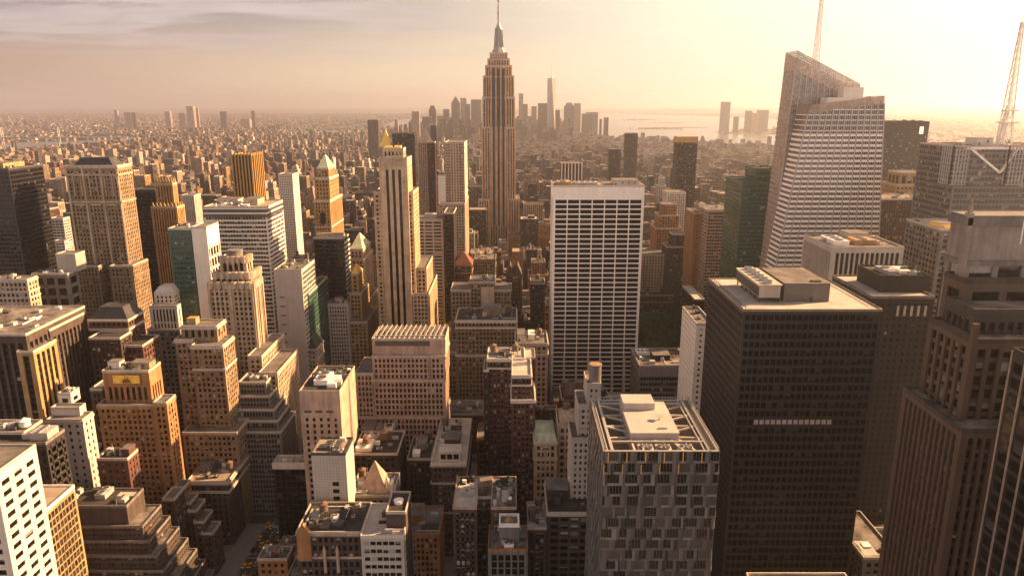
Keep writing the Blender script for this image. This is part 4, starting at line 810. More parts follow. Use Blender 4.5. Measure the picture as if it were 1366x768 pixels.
def green_arch(root, ts, rnd):
    x0, x1, y0, y1 = ts[0]['rect']; z = ts[0]['z1']; c = (x0+x1)/2
    cap(root, 'mansard_roof', 'copper_green', lambda mb: mb.frus((x0, x1, y0, y1), z, (x0+1, x1-1, y0+3, y1-2), z+4))
    def arch(mb):
        for i in range(10):
            a, b = math.pi*i/10, math.pi*(i+1)/10
            mb.bar((c+2.6*math.cos(a), y0-.3, z-5+2.6*math.sin(a)), (c+2.6*math.cos(b), y0-.3, z-5+2.6*math.sin(b)), .3)
        for s in (-2.6, -.9, .9, 2.6): mb.box(c+s-.2, c+s+.2, y0-.5, y0+.1, z-9, z-4.6)
    cap(root, 'arched_window', 'white_stone', arch)
B('green_roof_block', 'office building', 'cream building with a green copper attic and an arched central window', 'the green attic building', T(713, 743, 590, 386, D=24, st=S(3, 4.2, .43, .42), w='cream_stone', par=0), extra=chain(green_arch, cornice([0, 10])))
B('tank_row_block', 'office building', 'low red brick block with a row of round wooden roof tanks', 'the red block with a row of tanks', T(713, 746, 566, 444, D=30, st=PUNCH, w='red_brick', roof='roof_dark'), feats=[('tk', .2, .4, 2.4, 4, 2), ('tk', .5, .3, 2.6, 4, 3), ('tk', .85, .35, 2.4, 4, 2), ('rnd', 5)])
RB = S(2.5, 3.5, .43, .42, .25, .13, blind=.55)
B('red_stepped_tower', 'apartment tower', 'dark red brick stepped tower with white cornice lines and pale roofs', 'the dark red stepped tower',
  T(650, 700, 480, 432, D=22, st=RB, w='red_brick', roof='roof_pale', cop='white_stone'), T(645, 652, 495, 430, D=20, st=RB, w='dark_brick', cop='white_stone'), T(683, 709, 502, 404, D=30, st=RB, w='red_brick', roof='roof_pale', cop='white_stone'), T(682, 714, 535, 400, D=30, st=RB, w='red_brick', cop='white_stone'), T(690, 714, 478, 440, D=18, st=RB, w='red_brick', roof='roof_pale'),
  extra=chain(cornice([0, 5], 'white_stone', .6, .7), cornice([0, 5], 'white_stone', .6, .7, 2), cornice([0], 'white_stone', .6, .8, 3)), feats=[('rnd', 5), ('ph', .3, .6, .3, .7, 3, 'brown_brick')])
B('pink_loft', 'office building', 'pink stone loft with a blank top storey and white roof boxes', 'the pink loft with white roof boxes', T(688, 731, 459, 490, D=30, st=S(3.6, 3.8, .43, .42, top=2), w='pink_stone', roof='roof_mix'), extra=cornice([0, 7], 'lime_coping', .7), feats=[('ph', .05, .28, .2, .7, 5, 'white_stone'), ('un', .4, .6, .3, .7, 4, 'white_paint'), ('rnd', 6)])
B('tan_loft_block', 'office building', 'wide tan loft with a white cornice line and cluttered roof', 'the wide tan loft with white cornice', T(608, 689, 428, 550, D=36, st=S(2.9, 3.6, .43, .42, .3, .13, blind=.25), w='tan_stone', roof='roof_dark'), T(590, 610, 470, 556, D=30, st=PUNCH, w='tan_stone'), extra=chain(cornice([0, 5, 28], 'white_stone', .8), ), feats=[('ph', .45, .75, .4, .8, 6, 'tan_stone'), ('rnd', 12)])
B('tan_rear_block', 'office building', 'pale tan block with a large windowless square patch behind the wide tan loft', 'the block with windowless patch',
  T(626, 660, 377, 612, D=24, st=S(2.9, 3.6, .43, .42), w='tan_stone'), T(601, 628, 388, 610, D=28, st=S(2.9, 3.6, .43, .42), w='tan_stone'), T(642, 659, 384, 608, D=6, st=BLANK, w='cream_stone', par=0), T(658, 682, 388, 612, D=26, st=S(2.9, 3.6, .43, .42), w='tan_stone'), feats=[('rnd', 3)])
B('red_pyramid_block', 'office tower', 'brown tower with a dark red pyramid roof', 'the red pyramid roof tower', T(605, 629, 353, 720, D=26, st=S(2.9, 3.6, .43, .42), w='brown_brick', par=0), extra=chain(pyr('red_tile', 11, -.4), cornice([0, 8], 'tan_stone')))
B('twin_gable_tower', 'office tower', 'slim brown tower with a pointed gable front between red pyramid and white slab', 'the slim gabled tower', T(675, 696, 366, 690, D=22, st=S(2.6, 3.6, .43, .42), w='brown_stone', par=0), extra=lambda root, ts, rnd: cap(root, 'gable_roof', 'brown_stone', lambda mb: [(mb.prism([(a, ts[0]['rect'][2]), (b, ts[0]['rect'][2]), (b, ts[0]['rect'][3]), (a, ts[0]['rect'][3])], ts[0]['z1'], 0, 0, [((a+b)/2-.2, ts[0]['rect'][2], ts[0]['z1']+9), ((a+b)/2+.2, ts[0]['rect'][2], ts[0]['z1']+9), ((a+b)/2+.2, ts[0]['rect'][3], ts[0]['z1']+9), ((a+b)/2-.2, ts[0]['rect'][3], ts[0]['z1']+9)])) for a, b in ((ts[0]['rect'][0], ts[0]['rect'][0]+8), (ts[0]['rect'][1]-8, ts[0]['rect'][1]))]))
B('corniced_tower', 'office tower', 'narrow dark brown tower with a heavy flat cornice left of the white slab', 'the narrow corniced tower', T(708, 727, 379, 640, D=22, st=S(2.6, 3.6, .43, .42), w='brown_brick', roof='roof_dark'), extra=cornice([0, 9], 'brown_stone', 1.0))
# --- centre landmark
ES = S(4.1, 3.8, .42, .5, .6, .12, top=2.5, sp='tan_stone', blind=.1)
def empire(root, ts, rnd):
    xc = at(665, 85, 1220)[0]; Y = 1220; zt = at(665, 70, 1220)[1]; z1 = at(665, 30, 1220)[1]; yc = Y + 24
    mb = MB()
    for r, za, zb in ((11, zt-3, zt+5), (8.5, zt+5, zt+9)): mb.cyl(xc, yc, za, zb, r, r*.95, 8)
    mb.cyl(xc, yc, zt+9, z1-9, 6.2, 5.0, 16)
    for k in range(8):
        a = k*math.pi/4; c, s = math.cos(a), math.sin(a); mb.bar((xc+7.2*c, yc+7.2*s, zt+8), (xc+5.2*c, yc+5.2*s, z1-9), .9)
    mb.cyl(xc, yc, z1-9, z1-6, 6.0, 5.6, 16); mb.cyl(xc, yc, z1-6, z1, 4.6, 2.4, 16)
    obj('mooring_mast', mb, M['steel'], root)
    mb = MB(); mb.cyl(xc, yc, z1-.2, z1+22, 1.9, 1.5, 10); mb.cyl(xc, yc, z1+22, z1+42, 1.2, .9, 8); mb.cyl(xc, yc, z1+42, z1+66, .7, .2, 8)
    for q in (8, 16, 24, 34): mb.cyl(xc, yc, z1+q, z1+q+1.2, 2.6, 2.6, 10)
    obj('antenna', mb, M['grey_metal'], root)
    # dark recessed centre bays up the shaft and stone ribs beside them
    x0, x1, y0, y1 = ts[5]['rect']; mb = MB()
    for q in (.36, .5, .64): c = x0+q*(x1-x0); mb.box(c-1.7, c+1.7, y0-.75, y0+.2, 60, at(665, 92, 1220)[1])
    obj('window_strip', mb, M['glass_mid'], root)
    mb = MB()
    for q in (.29, .43, .57, .71): c = x0+q*(x1-x0); mb.box(c-.9, c+.9, y0-1.3, y0+.2, 60, at(665, 88, 1220)[1])
    obj('rib', mb, M['landmark_stone'], root)
B('landmark_skyscraper', 'skyscraper', 'tallest stepped art deco skyscraper with mast and antenna at the centre', 'the tallest central skyscraper',
  T(653, 677, 71, 1232, D=26, st=S(4, 3.8, .5, .4), w='landmark_stone', on=1), T(650, 680, 79, 1230, D=32, st=ES, w='landmark_stone', on=2), T(647, 683, 88, 1227, D=38, st=ES, w='landmark_stone', on=3), T(644, 686, 102, 1224, D=42, st=ES, w='landmark_stone', on=4),
  T(643, 687, 130, 1222, D=46, st=ES, w='landmark_stone', on=5), T(642, 688, 170, 1220, D=52, st=ES, w='landmark_stone'), T(638, 653, 266, 1210, D=60, st=ES, w='landmark_stone'), T(677, 693, 266, 1210, D=60, st=ES, w='landmark_stone'),
  extra=empire)
# --- the white gridded slab and its neighbours
def grace(root, ts, rnd):
    x0, x1, y0, y1 = ts[0]['rect']; z = ts[0]['z1']
    cap(root, 'flared_base', 'white_stone', lambda mb: [mb.prism([(x-.8, y0-10), (x+.8, y0-10), (x+.8, y0-.2), (x-.8, y0-.2)], 0, 0, 0, [(x-.8, y0-.7, 45), (x+.8, y0-.7, 45), (x+.8, y0-.2, 45), (x-.8, y0-.2, 45)]) for x in np.linspace(x0+.9, x1-.9, 8)])
B('white_slab', 'skyscraper', 'broad white slab with a grid of dark horizontal windows and blank top band', 'the broad white gridded slab',
  T(738, 860, 249, 610, D=36, st=S(10.6, 4.2, .085, .25, .6, .22, top=11, cw=1.0, blind=.02, gl='glass_matt'), w='bright_panel', roof='roof_tan', cop='white_stone'), feats=[('un', .05, .2, .2, .6, 3, 'gold_brick', 2), ('un', .25, .5, .3, .7, 2, 'grey_metal', 4), ('ph', .68, .95, .2, .8, 4, 'pale_panel'), ('rnd', 8)], extra=grace)
B('ribbed_low_block', 'office building', 'low grey block with ribbed metal band and pipes on its roof', 'the low ribbed grey block', T(853, 926, 488, 520, D=40, st=S(2.2, 4.6, .12, .45, .2, .4, top=9, blind=.1), w='grey_panel', roof='roof_mix'), feats=[('ph', .3, .62, .3, .7, 4, 'dark_stone'), ('un', .05, .3, .6, .85, 2, 'white_paint', 3), ('rnd', 9)],
  extra=lambda root, ts, rnd: cap(root, 'ribbed_band', 'steel', lambda mb: [mb.box(x, x+.45, ts[0]['rect'][2]-.3, ts[0]['rect'][2]+.1, ts[0]['z1']-8.5, ts[0]['z1']-.6) for x in np.arange(ts[0]['rect'][0], ts[0]['rect'][1], .95)]))
B('white_slim_slab', 'apartment tower', 'slim bright white slab with tiny windows left of the black gridded tower', 'the slim bright white slab', T(929, 952, 433, 384, D=34, st=S(3.6, 3.3, .66, .6, .2, .18, blind=.1), w='white_panel'), feats=[('rnd', 2)])
def gem(root, ts, rnd):
    x0, x1, y0, y1 = ts[0]['rect']; z = ts[0]['z1'] + 5.7
    mats = ['gem_a', 'gem_b', 'pale_glass', 'pink_frit', 'gem_c']; fh = 4.25; rows = int((z-10)/fh); Wd = x1-x0
    def row_panels(mb, put, L_, zt):
        """one storey: recessed window groups between slanted reflective piers, staggered from storey to storey"""
        s = -rnd.choice([0, 1.1, 2.2, 3.3, 4.4, 5.3])
        while s < L_:
            ww = rnd.choice([2.6, 3.2, 3.8, 4.2]); pw = rnd.uniform(1.5, 2.8)
            a, b, c = max(s, 0), min(s+ww, L_), min(s+ww+pw, L_)
            if b > a + .2:
                put(mb, a, b, .02, .02, zt-fh*.80, zt-.1, rnd.choice([4, 4, 0]))
                n = max(1, int((b-a)/.9))
                for k in range(n+1): q = a+(b-a)*k/n; put(mb, q-.06, q+.06, .22, .22, zt-fh*.80, zt-.1, 1)
                put(mb, a, b, rnd.uniform(.1, .5), rnd.uniform(.1, .5), zt-fh, zt-fh*.80, rnd.choice([1, 1, 3, 0]))
            if c > max(b, 0) + .2:
                a2 = max(b, 0); m = a2 + (c-a2)*rnd.uniform(.35, .65)
                put(mb, a2, m, .1, .55, zt-fh, zt-.04, rnd.choice([1, 1, 1, 1, 2, 3])); put(mb, m, c, .55, .1, zt-fh, zt-.04, rnd.choice([0, 1, 3, 3]))
            s += ww+pw
    def hexa(mb, pts, mi): mb.add(pts, [(0,1,5,4), (1,2,6,5), (2,3,7,6), (3,0,4,7), (4,5,6,7), (3,2,1,0)], mi)
    def front(mb, a, b, d1, d2, z0, z1, mi): hexa(mb, [(x0+a, y0-d1, z0), (x0+b, y0-d2, z0), (x0+b, y0+.1, z0), (x0+a, y0+.1, z0), (x0+a, y0-d1*.6, z1), (x0+b, y0-d2*.6, z1), (x0+b, y0+.1, z1), (x0+a, y0+.1, z1)], mi)
    def left(mb, a, b, d1, d2, z0, z1, mi): hexa(mb, [(x0-d1, y0+a, z0), (x0+.1, y0+a, z0), (x0+.1, y0+b, z0), (x0-d2, y0+b, z0), (x0-d1*.6, y0+a, z1), (x0+.1, y0+a, z1), (x0+.1, y0+b, z1), (x0-d2*.6, y0+b, z1)], mi)
    def right(mb, a, b, d1, d2, z0, z1, mi): hexa(mb, [(x1-.1, y0+a, z0), (x1+d1, y0+a, z0), (x1+d2, y0+b, z0), (x1-.1, y0+b, z0), (x1-.1, y0+a, z1), (x1+d1*.6, y0+a, z1), (x1+d2*.6, y0+b, z1), (x1-.1, y0+b, z1)], mi)
    for put, L_ in ((front, Wd), (left, y1-y0), (right, y1-y0)):
        mb = MB()
        for r in range(rows): row_panels(mb, put, L_, z-r*fh)
        obj('faceted_facade', mb, [M[m] for m in mats], root)
    mb = MB()
    for r, n, ph in ((0, 6, .25), (1, 5, .04)):
        for i in range(n): x = x0+(ph+i)/6.2*(x1-x0); mb.box(x-.16, x+.16, y0-.72, y0-.3, z-(r+1)*fh+.4, z-r*fh-.3)
    obj('lit_edge_fin', mb, M['gold_edge'], root)  # added gold strips, sunlit facade edges put into their colour
    # open crown: screen walls, trusses, plant house, cooling fans
    zt = z; zr = z - 5.5
    mb = MB()
    for (a, b, c, d) in ((x0, x1, y0, y0+.8), (x0, x1, y1-.8, y1), (x0, x0+.8, y0+.8, y1-.8), (x1-.8, x1, y0+.8, y1-.8)): mb.box(a, b, c, d, zr, zt+.2)
    for i in range(30):
        q = i/29; y = y0+q*(y1-y0)
        for x in (x0+.4, x1-.4): mb.box(x-.12, x+.12, y-.12, y+.12, zt, zt+1.4)
        x = x0+q*(x1-x0); mb.box(x-.12, x+.12, y1-.5, y1-.26, zt, zt+1.4)
    for x in (x0+.4, x1-.4): mb.box(x-.08, x+.08, y0, y1, zt+1.35, zt+1.5)
    mb.box(x0, x1, y1-.46, y1-.3, zt+1.36, zt+1.5)
    for x in (x0+3.2, x1-3.2): mb.box(x-.5, x+.5, y0+1, y1-1, zt-.4, zt+.2); mb.box(x-1.9, x-1.5, y0+1, y1-1, zt-.3, zt+.1)
    mb.box(x0+3, x1-3, y0+7.5, y0+8.3, zt-.5, zt+.15); mb.box(x0+3, x1-3, y1-4, y1-3.3, zt-.5, zt+.15)
    obj('crown_screen', mb, M['steel'], root)
    xa, xb, ya, yb = x0+.38*(x1-x0)-4, x0+.66*(x1-x0)+2, y0+11, y1-5
    mb = MB()
    for i in range(6):
        y = ya+(i+.5)*(yb-ya)/6
        mb.bar((x0+3.2, y+(2.5 if i % 2 else -2.5), zt-.3), (xa, y, zt-1.2), .34); mb.bar((x1-3.2, y+(2.5 if i % 2 else -2.5), zt-.3), (xb, y, zt-1.2), .34)
    for p, q in (((xa, ya), (x0+11, y0+1)), ((xa+4, ya), (x0+14, y0+1)), ((xb, ya), (x1-8, y0+1)), ((xb-3, ya), (x1-12, y0+1)), ((xa+7, ya), (xa+10, y0+8)), ((xb-7, ya), (xb-10, y0+8))): mb.bar((*p, zt-1), (*q, zt-.3), .32)
    obj('roof_truss', mb, M['lime_coping'], root)
    cap(root, 'roof_deck', 'roof_grey', lambda mb: mb.box(x0+.8, x1-.8, y0+.8, y1-.8, zr-.4, zr))
    cap(root, 'plant_house', 'pale_panel', lambda mb: (mb.box(xa, xb, ya, yb, zr, zt+1.6), mb.box(xa+.2, xb-5, yb-9, yb, zt+1.6, zt+4.6), mb.box(xa-.15, xb+.15, ya-.15, yb+.15, zt+1.6, zt+1.8)))
    cap(root, 'satellite_dish', 'grey_metal', lambda mb: (mb.cyl(xb-5, ya+11, zt+1.8, zt+2.6, .3, .3), mb.cyl(xb-5, ya+11, zt+2.6, zt+3.3, .3, 1.5, 14), mb.box(xb-6.4, xb-3.6, ya+3, ya+4, zt+1.8, zt+2.3)))
    for i in range(3):
        c = x0+(.385+i*.155+(.04 if i == 2 else 0))*(x1-x0); mb = MB()
        mb.box(c-2.6, c+2.6, y0+1.6, y0+7, zr, zt-.6); mb.cyl(c, y0+4.3, zt-.6, zt-.1, 2.2, 2.2, 20, 1)
        for k in range(5): a = k*math.pi/2.5; mb.bar((c, y0+4.3, zt-.04), (c+1.9*math.cos(a), y0+4.3+1.9*math.sin(a), zt-.04), .16, 2)
        mb.cyl(c, y0+4.3, zt-.1, zt+.12, .45, .45, 10, 2)
        obj('cooling_fan', mb, [M['pale_panel'], M['dark_metal'], M['grey_metal']], root)
wall('gem_a', (.05, .048, .049), rough=.15, var=.12, spec=.5); wall('gem_b', (.11, .104, .103), rough=.2, var=.12, spec=.5); glass('gem_c', (.01, .01, .01), .08, .3); wall('pale_glass', (.17, .158, .155), rough=.2, var=.1, spec=.5); wall('pink_frit', (.10, .09, .087), rough=.3, var=.1); wall('green_leaf', (.035, .05, .02)); 
_ga, _gz = at(805, 602, 230); _gb = at(960, 602, 230)[0]
near_b('faceted_glass_tower', 'office tower', 'near faceted glass tower with an open roof of white trusses and fans', 'the near faceted glass tower', (_ga, _gb, 230, 275), _gz-5.7, BLANK, 'grey_panel', extra=gem)
BUILDS[-1]['tiers'][0]['par'] = 0
BT = S(2.45, 3.85, .20, .38, .30, .18, top=2.0, gl='glass_matt', cw=.5, blind=.16)
def black_roof(root, ts, rnd):
    x0, x1, y0, y1 = ts[0]['rect']; z = ts[0]['z1']
    xa, za = at(1046, 401, 300); 
    # long cooling tower on legs with six fan stacks
    cx0, cx1, cy0, cy1 = x0+10, x0+19, y0+12, y0+44
    mb = MB(); mb.box(cx0, cx1, cy0, cy1, z+2.2, z+7); mb.frus((cx0, cx1, cy0, cy1), z+7, (cx0-.6, cx1+.6, cy0-.6, cy1+.6), z+8.0)
    for y in np.linspace(cy0+.6, cy1-.6, 6):
        for x in (cx0+.5, cx1-.5): mb.bar((x, y, z), (x, y, z+2.2), .25, 2)
    for x in (cx0-.05,):
        for y in np.arange(cy0+.5, cy1, 1.3): mb.box(x-.1, x+.05, y, y+.8, z+2.6, z+6.6, 2)
    for i in range(6): y = cy0+(i+.5)*(cy1-cy0)/6; mb.cyl((cx0+cx1)/2, y, z+8, z+9.2, 2.2, 2.0, 18, 1); mb.cyl((cx0+cx1)/2, y, z+9.15, z+9.25, 1.7, 1.7, 18, 2)
    obj('cooling_tower', mb, [M['lime_coping'], M['grey_metal'], M['dark_metal']], root)
    px0, px1, py0, py1 = x0+21, x0+21+19.5, y0+13, y0+44
    mb = MB(); mb.box(px0, px1, py0, py1, z, z+8, 0); mb.box(px0-.1, px1+.1, py0-.1, py1+.1, z+8, z+8.3, 1); mb.box(px0+11, px0+12.6, py0-.06, py0+.1, z, z+2.4, 2); mb.box(px1-7, px1-3, py0+2, py0+4.5, z+8.3, z+8.9, 2)
    obj('penthouse', mb, [M['grey_panel'], M['roof_grey'], M['dark_metal']], root)
    mb = MB(); x, y = x0, y0
    mb.box(x0+1, x0+1.4, y0+1, y1-1, z+1.0, z+1.15); mb.box(x1-1.4, x1-1, y0+1, y1-1, z+1.0, z+1.15)
    for y in np.arange(y0+1, y1-1, 3): mb.box(x0+1.1, x0+1.25, y, y+.12, z, z+1); mb.box(x1-1.25, x1-1.1, y, y+.12, z, z+1)
    obj('railing', mb, M['dark_metal'], root)
    # one floor with lit blinds drawn down
    st = ts[0]['st']; zf = z - 2.0; nf = round((zf)/3.85); fh = zf/nf; zw = at(1080, 562, y0)[1]; k = int(zw/fh); zb = k*fh+fh*.42+.05
    a = x0+max(st['pd'], st['sd']); W_ = (x1-x0)-2*max(st['pd'], st['sd']); cw = st['cw']; nb = round((W_-2*cw)/st['bay']); bw = (W_-2*cw)/nb
    j0 = int((at(1008, 562, y0)[0]-a-cw)/bw)
    for j in range(j0, j0+14):
        x = a+cw+(j+.5)*bw; mb = MB(); mb.box(x-.9, x+.9, y0+.2, y0+.31, zb, zb+fh*.54); tag(obj('lit_blind', mb, M['lit_blind'], root), 'pale lit blind drawn down')
plain('lit_blind', (.36, .29, .26), .8, emit=((1.0, .62, .5), .012))
wall('black_glass_frame', (.033, .032, .035), rough=.45, var=.18, spec=.4)
B('black_grid_tower', 'office tower', 'big black gridded tower with a flat tan roof and long cooling tower', 'the big black gridded tower',
  T(992, 1177, 414, 290, D=55, st=BT, w='black_glass_frame', roof='roof_pale', cop='roof_tan', par=.6), extra=black_roof)
DB = S(3.4, 3.7, .62, .6, .22, .12, top=3, blind=.02)
B('brown_square_window_tower', 'office tower', 'dark brown tower with tiny square windows, white roof and plant box', 'the dark brown tower with tiny windows',
  T(1163, 1247, 397, 352, D=46, st=DB, w='dark_brown_tower', roof='roof_pale', cop='grey_stone'), T(1176, 1242, 370, 362, D=26, st=BLANK, w='dark_brown_tower', on=0, roof='roof_dark', cop='dark_stone'), T(1100, 1196, 705, 344, D=30, st=BLANK, w='grey_stone', roof='roof_dark'), feats=[],
  extra=chain(lambda root, ts, rnd: cap(root, 'tall_window', 'lime_coping', lambda mb: [mb.box(ts[0]['rect'][0]+q*(ts[0]['rect'][1]-ts[0]['rect'][0])-.6, ts[0]['rect'][0]+q*(ts[0]['rect'][1]-ts[0]['rect'][0])+.6, ts[0]['rect'][2]-.1, ts[0]['rect'][2]+.2, ts[0]['z1']-9.5, ts[0]['z1']-4.2) for q in (.44, .55, .66, .77, .88)]), lambda root, ts, rnd: feats_on(root, ts[1]['rect'], ts[1]['z1']+.1, [('un', .2, .45, .3, .7, 2, 'grey_metal', 1), ('un', .55, .75, .3, .7, 1.5, 'white_paint'), ('rnd', 3)], 'dark_stone', rnd)))
B('green_glass_tower', 'skyscraper', 'dark green glass tower beside the slanted glass skyscraper', 'the dark green glass tower',
  T(1008, 1050, 226, 668, D=30, st=GL(gl='glass_green', sh=.4, bay=2.4), w='green_metal', roof='roof_dark', cop='green_metal', on=1), T(990, 1050, 244, 655, D=50, st=GL(gl='glass_green', sh=.4, bay=2.4), w='green_metal', roof='roof_dark', cop='green_metal'), feats=[('rnd', 4)])
def boa(root, ts, rnd):
    Y = 600.0
    def P3(u, v, y): x, z = at(u, v, y); return (x, y, z)
    def slab(name, front, D, mat, bandm, crown):
        """front: bl, br, tr, tl in one plane, extruded back by D; floor bands and mullions proud of the glass; the top `crown` metres are an open glass-bar screen"""
        bl, br, tr, tl = front
        def edge(p, q, z): t = (z-p[2])/(q[2]-p[2]); return (p[0]+t*(q[0]-p[0]), p[1], z)
        tl2, tr2 = edge(bl, tl, tl[2]-crown), edge(br, tr, tr[2]-crown)
        low = [bl, br, tr2, tl2]; mb = MB()
        mb.add([*low, *[(p[0], p[1]+D, p[2]) for p in low]], [(0,1,2,3), (1,5,6,2), (3,2,6,7), (4,0,3,7), (5,4,7,6), (1,0,4,5)])
        obj(name, mb, M[mat], root)
        def span(z, a, b):
            xl = edge(bl, a, z)[0] if z < a[2] else None; xr = edge(br, b, z)[0] if z < b[2] else None
            if xl is None and xr is None: return None
            if xl is None or xr is None:
                t = (z-b[2])/(a[2]-b[2]); xs = b[0]+t*(a[0]-b[0]); xl = xs if xl is None else xl; xr = xs if xr is None else xr
            return xl, xr
        mb = MB(); z = 4.1
        while z < max(tl2[2], tr2[2])-3:
            q = span(z, tl2, tr2)
            if q: mb.box(q[0]-.25, q[1]+.25, bl[1]-.45, bl[1]+D+.25, z, z+(1.9 if z < min(tl2[2], tr2[2])-16 else .7))
            z += 4.1
        obj('floor_band', mb, M[bandm], root)
        mb = MB(); n = int((br[0]-bl[0])/3.0)
        for j in range(n+1):
            q = j/n; a = [bl[k]+q*(br[k]-bl[k]) for k in range(3)]; c = [tl2[k]+q*(tr2[k]-tl2[k]) for k in range(3)]
            mb.bar((a[0], bl[1]-.3, 0), (c[0], bl[1]-.3, c[2]), .5 if j % 3 == 0 else .14)
        for j in range(int(D/3)+1):
            for k in (0, 1): a, c = (bl, tl2) if k == 0 else (br, tr2); s = -.05 if k == 0 else .05; mb.bar((a[0]+s, a[1]+j*3, 0), (c[0]+s, c[1]+j*3, c[2]), .14)
        obj('mullion', mb, M['pale_panel'], root)
        mb = MB(); n = int((tr[0]-tl[0])/1.7)
        for y in (bl[1], bl[1]+D):
            for j in range(n+1):
                q = j/n; a = [tl2[k]+q*(tr2[k]-tl2[k]) for k in range(3)]; c = [tl[k]+q*(tr[k]-tl[k]) for k in range(3)]
                mb.bar((a[0], y, a[2]-.5), (c[0], y, c[2]), .15)
            z = min(tl2[2], tr2[2])
            for r in range(9):
                q = r/8; mb.bar((tl2[0]+q*(tl[0]-tl2[0]), y, tl2[2]+q*crown), (tr2[0]+q*(tr[0]-tr2[0]), y, tr2[2]+q*crown), .17)
        for a, c in ((tl2, tl), (tr2, tr)):
            for j in range(int(D/1.8)+1): mb.bar((a[0], a[1]+j*1.8, a[2]-.5), (c[0], c[1]+j*1.8, c[2]), .15)
            for r in range(9): q = r/8; x, zz = a[0]+q*(c[0]-a[0]), a[2]+q*(c[2]-a[2]); mb.bar((x, a[1], zz), (x, a[1]+D, zz), .15)
        obj('crown_screen', mb, M['pink_stone'], root)
        mb = MB()
        for y in (bl[1]+.05, bl[1]+D-.1): mb.add([(tl2[0], y, tl2[2]), (tr2[0], y, tr2[2]), (tr[0], y, tr[2]), (tl[0], y, tl[2]), (tl2[0], y+.06, tl2[2]), (tr2[0], y+.06, tr2[2]), (tr[0], y+.06, tr[2]), (tl[0], y+.06, tl[2])], [(0,1,2,3), (7,6,5,4), (0,4,5,1), (1,5,6,2), (2,6,7,3), (3,7,4,0)])
        obj('crown_glass', mb, M['sheer_glass'], root)
    def base(u, v, y, utop, vtop):   # bottom point at street level on the slanting line through two pixels
        a = Vector(P3(utop, vtop, y)); b = Vector(P3(u, v, y)); t = (0-a.z)/(b.z-a.z); return tuple(a+(b-a)*t)
    tl, tr = P3(1064, 68, 624), P3(1147, 112, 624)
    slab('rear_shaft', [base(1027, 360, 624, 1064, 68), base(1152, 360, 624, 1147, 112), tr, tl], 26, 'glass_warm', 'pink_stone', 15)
    tl, tr = P3(1080, 141, 600), P3(1180, 128, 600)
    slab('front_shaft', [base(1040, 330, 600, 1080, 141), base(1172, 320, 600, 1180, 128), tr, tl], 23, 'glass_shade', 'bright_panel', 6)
    # roof plant between the shards
    a, b = P3(1100, 132, 612), P3(1148, 132, 612); cap(root, 'plant_box', 'white_panel', lambda mb: (mb.box(a[0], b[0], 606, 620, a[2]-12, a[2]+1), mb.box(b[0]-16, b[0], 608, 619, a[2]+1, a[2]+9)))
    mast(1100, -40, 640, 2.2, 'white_paint', True, zb=at(1098, 86, 640)[1]-4)(root, ts, rnd)
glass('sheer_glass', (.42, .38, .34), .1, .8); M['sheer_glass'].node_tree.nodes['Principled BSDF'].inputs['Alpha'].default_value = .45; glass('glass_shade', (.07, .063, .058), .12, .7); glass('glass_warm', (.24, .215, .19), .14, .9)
B('slanted_glass_skyscraper', 'skyscraper', 'pale glass skyscraper with a slanted pointed crown and lattice spire', 'the slanted pale glass skyscraper', dict(rect=(at(1050, 250, 600)[0], at(1172, 250, 600)[0], 600, 648), z1=240, on=None, z0=None, st=BLANK, w=None, roof='roof_grey', par=0, cop='steel'), extra=boa)
B('fin_block', 'office building', 'white finned low tower with a busy roof behind the black gridded tower', 'the white finned tower', T(1111, 1206, 331, 440, D=46, st=S(3.0, 30, .3, .04, 1.1, .2, top=3, sp='dark_bronze', blind=0), w='lime_coping', roof='roof_mix'), feats=[('un', .08, .3, .15, .6, 3, 'white_paint', 3), ('un', .42, .7, .2, .5, 3, 'gold_brick', 3), ('ph', .5, .8, .6, .9, 4, 'pale_panel'), ('rnd', 8)])
def logo(root, ts, rnd):
    x0, x1, y0, y1 = ts[0]['rect']; z = ts[0]['z1']; c = x1-9
    mb = MB()
    for zz in (z-8, z-12.5):                                     # the stacked squares of the roof sign
        for (a, b, d, e) in ((-2.4, 2.4, 3.4, 4.2), (-2.4, 2.4, 0, .8), (-2.4, -1.6, .8, 3.4), (1.6, 2.4, .8, 3.4), (-.4, .4, .8, 3.4)): mb.box(c+a, c+b, y0-.5, y0-.1, zz+d-2, zz+e-2)
    obj('roof_sign', mb, M['sign_light'], root)
    cap(root, 'crown_band', 'dark_bronze', lambda mb: mb.box(x0-.2, x1+.2, y0-.25, y0+.3, z-14, z))
plain('sign_light', (.8, .7, .55), .6, emit=((1, .75, .5), .5))
B('dark_sign_tower', 'skyscraper', 'dark flat topped slab with a pale stacked sign beside the slanted glass skyscraper', 'the dark slab with roof sign', T(1180, 1240, 163, 950, D=40, st=S(2.8, 3.7, .3, .42, .25, .13, top=14, gl='glass_mid'), w='dark_bronze', roof='roof_dark', cop='dark_bronze'), extra=logo, feats=[('rnd', 5)])
B('gold_deco_tower', 'office tower', 'golden brick stepped tower with tall arches below the dark sign slab', 'the golden stepped tower', T(1201, 1236, 231, 728, D=24, st=S(6, 12, .3, .13, .8, .2, top=3), w='gold_brick', on=1), T(1195, 1240, 247, 722, D=34, st=S(4, 4, .5, .45), w='gold_brick'))
B('vertical_grille_tower', 'office tower', 'wide dark tower of fine vertical ribs with one bright gold corner', 'the dark finely ribbed tower', T(1172, 1245, 266, 660, D=40, st=S(2.2, 4, .45, .3, .6, .1, top=1.5, sp='dark_bronze'), w='brown_stone', roof='roof_mix'), feats=[('rnd', 7)], extra=lambda root, ts, rnd: cap(root, 'gold_corner', 'gold_edge', lambda mb: mb.box(ts[0]['rect'][1]-.3, ts[0]['rect'][1]+.5, ts[0]['rect'][2]-.7, ts[0]['rect'][2]+.4, 40, ts[0]['z1']-2)))
